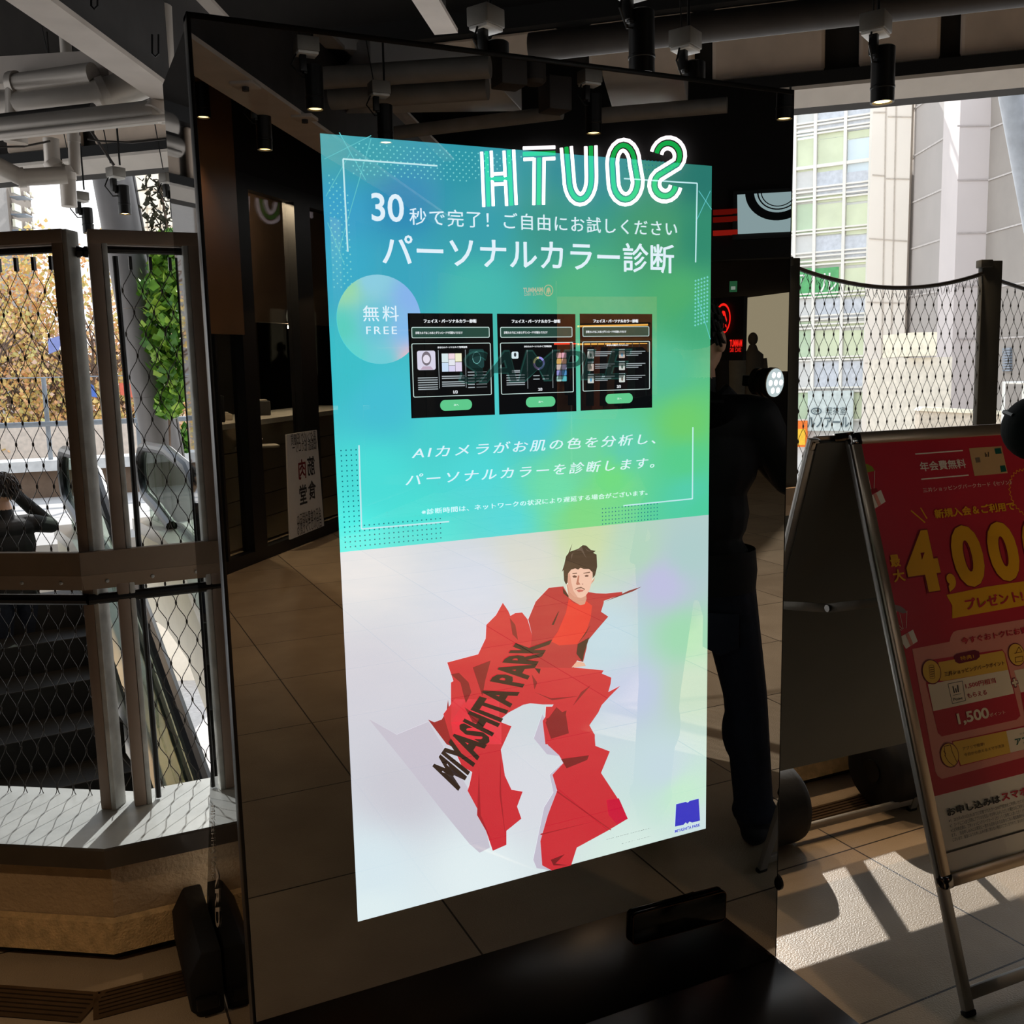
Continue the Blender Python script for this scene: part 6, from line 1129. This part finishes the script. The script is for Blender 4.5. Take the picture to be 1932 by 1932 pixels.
# ================================================================== people
SKN = mat('skin', (206, 160, 132), .55, var=.05); HAIR = mat('dark_hair', (34, 26, 22), .6, var=.3, scale=60); JKT = mat('black_jacket', (13, 13, 15), .75, var=.3, scale=20, bump=.15, bscale=25); JEAN = mat('blue_black_denim', (26, 32, 48), .8, var=.25, scale=40, bump=.1, bscale=200); SHOE = mat('dark_shoe', (24, 26, 32), .6); SOLE = mat('shoe_sole', (52, 52, 54), .7)
def person(label, pos, f, H, arms, legs=None, head_turn=0, hair_len=1.0, bag=True):
    """f = facing; local frame: x right, y forward, z up, unit = H"""
    f = Vector(f).normalized(); rt = Vector((f.y, -f.x, 0)); pos = Vector(pos); W = lambda x, y, z: pos + rt * (x * H) + f * (y * H) + Vector((0, 0, z * H))
    t = thing('person', label, 'person', pos); mb = MB()
    def cap(p, q, r0, r1, n=14):
        p, q = Vector(p), Vector(q); d = (q - p).normalized(); L = (q - p).length; pr_ = []
        for i in range(5): a = math.pi / 2 * (1 - i / 4); pr_.append((r0 * math.cos(a), -r0 * math.sin(a)))
        for i in range(5): a = math.pi / 2 * i / 4; pr_.append((r1 * math.cos(a), L + r1 * math.sin(a)))
        mb.lathe(p, d, pr_, n)
    h = H
    ax = (rt, f, Vector((0, 0, 1)))
    # trunk
    mb.ell(W(0, 0, .53), .100 * h, .072 * h, .075 * h, ax=ax); mb.ell(W(0, .004, .62), .096 * h, .068 * h, .10 * h, ax=ax); mb.ell(W(0, .0, .72), .112 * h, .072 * h, .11 * h, ax=ax); mb.ell(W(0, -.012, .785), .115 * h, .058 * h, .05 * h, ax=ax)
    cap(W(-.088, -.01, .80), W(.088, -.01, .80), .036 * h, .036 * h); cap(W(0, -.012, .82), W(0, .004, .875), .036 * h, .030 * h)
    # head
    ht = Matrix.Rotation(head_turn, 3, 'Z'); hf = ht @ f; hr = ht @ rt; hax = (hr, hf, Vector((0, 0, 1))); hc = W(0, .012, .935); HW = lambda x, y, z: hc + hr * (x * h) + hf * (y * h) + Vector((0, 0, z * h))
    mb.ell(HW(0, -.008, .012), .044 * h, .054 * h, .054 * h, ax=hax); mb.ell(HW(0, .012, -.018), .037 * h, .042 * h, .048 * h, ax=hax); mb.ell(HW(0, .03, -.045), .022 * h, .022 * h, .02 * h, ax=hax)
    cap(HW(0, .050, .0), HW(0, .060, -.018), .007 * h, .010 * h); 
    for s in (-1, 1): mb.ell(HW(s * .044, -.002, -.008), .007 * h, .014 * h, .020 * h, ax=hax); mb.ell(HW(s * .019, .043, .004), .011 * h, .009 * h, .007 * h, ax=hax)
    mb.ell(HW(0, .051, -.034), .014 * h, .007 * h, .006 * h, ax=hax)
    # arms with hands
    for s in (-1, 1):
        e, wv_, pd = arms[s]; sh_ = W(s * .108, -.012, .795); el = W(*e); wr = W(*wv_); cap(sh_, el, .037 * h, .031 * h); cap(el, wr, .031 * h, .023 * h)
        d = (Vector(pd).x * rt + Vector(pd).y * f + Vector((0, 0, Vector(pd).z))).normalized(); sd = d.cross(Vector((0, 0, 1))); sd = sd.normalized() if sd.length > .1 else rt; nn = sd.cross(d)
        palm = wr + d * .045 * h; mb.ell(palm, .024 * h, .034 * h, .013 * h, ax=(sd, d, nn)); cap(wr, palm, .016 * h, .018 * h)
        for k_, (o, L) in enumerate(((-.018, .042), (-.006, .047), (.006, .044), (.017, .035))):
            b0 = palm + sd * o * h + d * .022 * h; b1 = b0 + d * L * .55 * h - nn * .006 * h; b2 = b1 + d * L * .4 * h - nn * .018 * h; cap(b0, b1, .0052 * h, .0048 * h, 8); cap(b1, b2, .0048 * h, .0042 * h, 8)
        tb = palm - sd * s * .0 + sd * (-.022 * h) - d * .012 * h; cap(tb, tb - sd * .016 * h + d * .026 * h - nn * .008 * h, .0064 * h, .0056 * h, 8)
    # legs and shoes
    legs = legs or {-1: ((-.058, .012, .275), (-.062, -.01, .045)), 1: ((.058, .014, .275), (.066, -.004, .045))}
    for s in (-1, 1):
        kn, an = legs[s]; cap(W(s * .052, 0, .50), W(*kn), .056 * h, .041 * h); cap(W(*kn), W(*an), .041 * h, .036 * h)
        mb.ell(W(kn[0], kn[1] - .008, kn[2] - .07), .042 * h, .043 * h, .07 * h, ax=ax); mb.ell(W(an[0], an[1], an[2] + .012), .043 * h, .046 * h, .03 * h, ax=ax)
        a = W(an[0], an[1] - .02, .024); b = W(an[0] + s * .01, an[1] + .085, .020); cap(a, b, .026 * h, .023 * h)
    me = bpy.data.meshes.new('body'); me.from_pydata([tuple(v) for v in mb.v], [], mb.f); o = bpy.data.objects.new('body', me); COL.objects.link(o)
    bm = bmesh.new(); bm.from_mesh(me); bmesh.ops.recalc_face_normals(bm, faces=bm.faces); bm.to_mesh(me); bm.free()
    m1 = o.modifiers.new('r', 'REMESH'); m1.mode = 'VOXEL'; m1.voxel_size = .0062; m2 = o.modifiers.new('s', 'SMOOTH'); m2.factor = .5; m2.iterations = 5
    dg = bpy.context.evaluated_depsgraph_get(); dg.update(); nm = bpy.data.meshes.new_from_object(o.evaluated_get(dg)); bpy.data.objects.remove(o)
    for m in (JKT, JEAN, SKN, SHOE, SOLE): nm.materials.append(m)
    hands = [W(*arms[s][1]) for s in (-1, 1)]; hd = [(W(*arms[s][1]) - W(*arms[s][0])).normalized() for s in (-1, 1)]
    for p in nm.polygons:
        c = p.center; z = (c.z - pos.z) / h; k = 0
        if z < .012: k = 4
        elif z < .05: k = 3
        elif z < .50: k = 1
        if any((c - w_).dot(d_) > .01 and (c - w_).length < .14 * h for w_, d_ in zip(hands, hd)): k = 2
        elif z > .865 - .0 and (c - hc).length < .12 * h: k = 2
        p.material_index = k
    nm.polygons.foreach_set('use_smooth', [True] * len(nm.polygons)); link('body', nm, t)
    # hair: shell over crown, sides and nape with short locks
    hb = MB(); rng = random.Random(4); hb.ell(HW(0, -.016, .022), .0475 * h, .056 * h, .054 * h, 24, 16, hax); n0 = len(hb.v)
    for i in range(260):
        a = rng.uniform(0, 2 * math.pi); el_ = rng.uniform(-.55, 1.5); dv = hr * math.cos(a) * math.cos(el_) * .047 + hf * (math.sin(a) * math.cos(el_) * .056) + Vector((0, 0, math.sin(el_) * .054))
        if el_ < .15 and math.sin(a) > .2: continue
        p = HW(0, -.016, .022) + dv * h; dn = (dv.normalized() * .35 + Vector((0, 0, -.9)) - hf * .1 + Vector((rng.gauss(0, .2), rng.gauss(0, .2), 0))).normalized(); hb.tube([p, p + dn * .014 * h + dv.normalized() * .004, p + dn * .030 * h * hair_len], .0045 * h, 5, True, .001)
    hb.build('hair', HAIR, t)
    if bag:   # jacket hem, back pocket, shoulder strap
        hm_ = MB(); n = 28
        for zz, kx, ky in ((.555, .108, .080), (.515, .112, .085), (.480, .110, .084), (.478, .104, .078)): hm_.v += [W(kx * math.cos(2 * math.pi * j / n), ky * math.sin(2 * math.pi * j / n), zz) for j in range(n)]
        hm_.f = [[k_ * n + j, k_ * n + (j + 1) % n, (k_ + 1) * n + (j + 1) % n, (k_ + 1) * n + j] for k_ in range(3) for j in range(n)]; hm_.mi = [0] * len(hm_.f); hm_.build('jacket_hem', JKT, t)
        for s in (-1, 1):
            PP_ = PL(W(s * .050, -.056, .40), -rt, (0, 0, 1)); hm_ = MB(); hm_.prism([PP_.w(a * h, b * h, -.004) for a, b in ((-.032, .045), (.032, .045), (.032, -.018), (0, -.034), (-.032, -.018))], PP_.en * .007); hm_.build('back_pocket', mat('denim_edge', (34, 40, 56), .8), t, bev=.001)
        MB().tube([W(-.085, .055, .80), W(-.05, -.0, .843), W(.02, -.07, .76), W(.085, -.078, .64), W(.108, -.03, .53)], .011 * h, 8).build('shoulder_strap', mat('strap_dark', (24, 25, 30), .7), t)
    if bag:
        bg_ = MB(); bg_.ell(W(.008, -.096, .812), .080 * h, .036 * h, .036 * h, 24, 14, ax); b1_ = bg_.build('sling_bag', mat('bag_black', (6, 6, 7), .9, spec=.1, var=.2, bump=.1, bscale=40), t, smooth=60)
        MB().tube([W(-.05, -.120, .828), W(0, -.128, .830), W(.05, -.120, .828)], .003 * h, 6).build('zip', mat('zip_grey', (22, 22, 24), .6, .2), b1_)
    # eyes and brows
    for s in (-1, 1):
        MB().ell(HW(s * .0185, .0495, .004), .0068 * h, .004 * h, .0042 * h, 12, 8, hax).build('eye', mat('eye_white', (220, 215, 208), .3), t); MB().ell(HW(s * .0185, .0530, .004), .003 * h, .0015 * h, .003 * h, 10, 6, hax).build('iris', mat('iris_dark', (28, 20, 16), .2), t)
        MB().tube([HW(s * .008, .0535, .014), HW(s * .02, .0530, .018), HW(s * .031, .0455, .014)], .0028 * h, 6).build('eyebrow', HAIR, t)
    MB().tube([HW(-.013, .0540, -.034), HW(0, .0585, -.0335), HW(.013, .0540, -.034)], .003 * h, 6).build('lips', mat('lips', (170, 100, 90), .5), t); return t
pp = on(1416, 1597, 2, 0, True)
person('person in black jacket and dark jeans standing with back turned, mirrored right of the screen', (1.242, -.65, 0), (.63, -.77, 0), 1.60, {-1: ((-.165, .03, .68), (-.085, .15, .74), (.5, .6, .4)), 1: ((.16, .02, .68), (.09, .15, .74), (-.5, .6, .4))}, {-1: ((-.095, .012, .275), (-.118, -.02, .045)), 1: ((.065, .014, .275), (.08, .01, .045))}, head_turn=.35, hair_len=.45)
hp = H1 - EU * 1.6
person('person in black on the escalator raising a hand to the head, at the left edge', V(on(4, 930, 1, 5.6), on(4, 930, 1, 5.6).z - 1.58), (-.45, .9, 0), 1.70, {-1: ((-.16, .0, .64), (-.15, .08, .52), (0, .4, -1)), 1: ((.215, .07, .765), (.085, .12, .93), (-.5, -.1, .85))}, head_turn=.2, bag=False)
# round lamp
lpos = on(1461, 722, 1, -.43, True); ldir = (Vector((CAM.x, -CAM.y, CAM.z)) - Vector((lpos.x, -lpos.y, lpos.z))); ld = Vector((-.05, .72, .02)).normalized()
la_ = Vector((.25, .95, -.05)).normalized()
rlmp = thing('round_lamp', 'small round white LED lamp in a ribbed bronze barrel, mirrored at the kiosk right edge', 'lamp', lpos)
BRZ = mat('bronze_barrel', (96, 80, 62), .3, .9)
MB().lathe(lpos - la_ * .055, la_, [(.030, -.01), (.037, -.005), (.037, .010), (.032, .012), (.032, .018), (.038, .020), (.038, .030), (.033, .033), (.033, .037), (.041, .040), (.041, .055), (.0385, .056)], 28).build('barrel', BRZ, rlmp)
MB().lathe(lpos + la_ * .0005, la_, [(.0385, 0), (.0385, .003), (.02, .004)], 24).build('diffuser', emit('led_white', (215, 235, 240), 2.0), rlmp)
bx_, by_ = basis(la_)
for i in range(7):
    o_ = Vector() if i == 0 else (bx_ * math.cos(i * math.pi / 3) + by_ * math.sin(i * math.pi / 3)) * .024; MB().lathe(lpos + la_ * .0045 + o_, la_, [(.008, 0), (.008, .001), (.004, .003)], 10).build('led', emit('led_core', (255, 255, 255), 7), rlmp)
MB().bar(lpos - la_ * .055, lpos - la_ * .10, .02, .03).build('clip', BLK, rlmp, bev=.003)
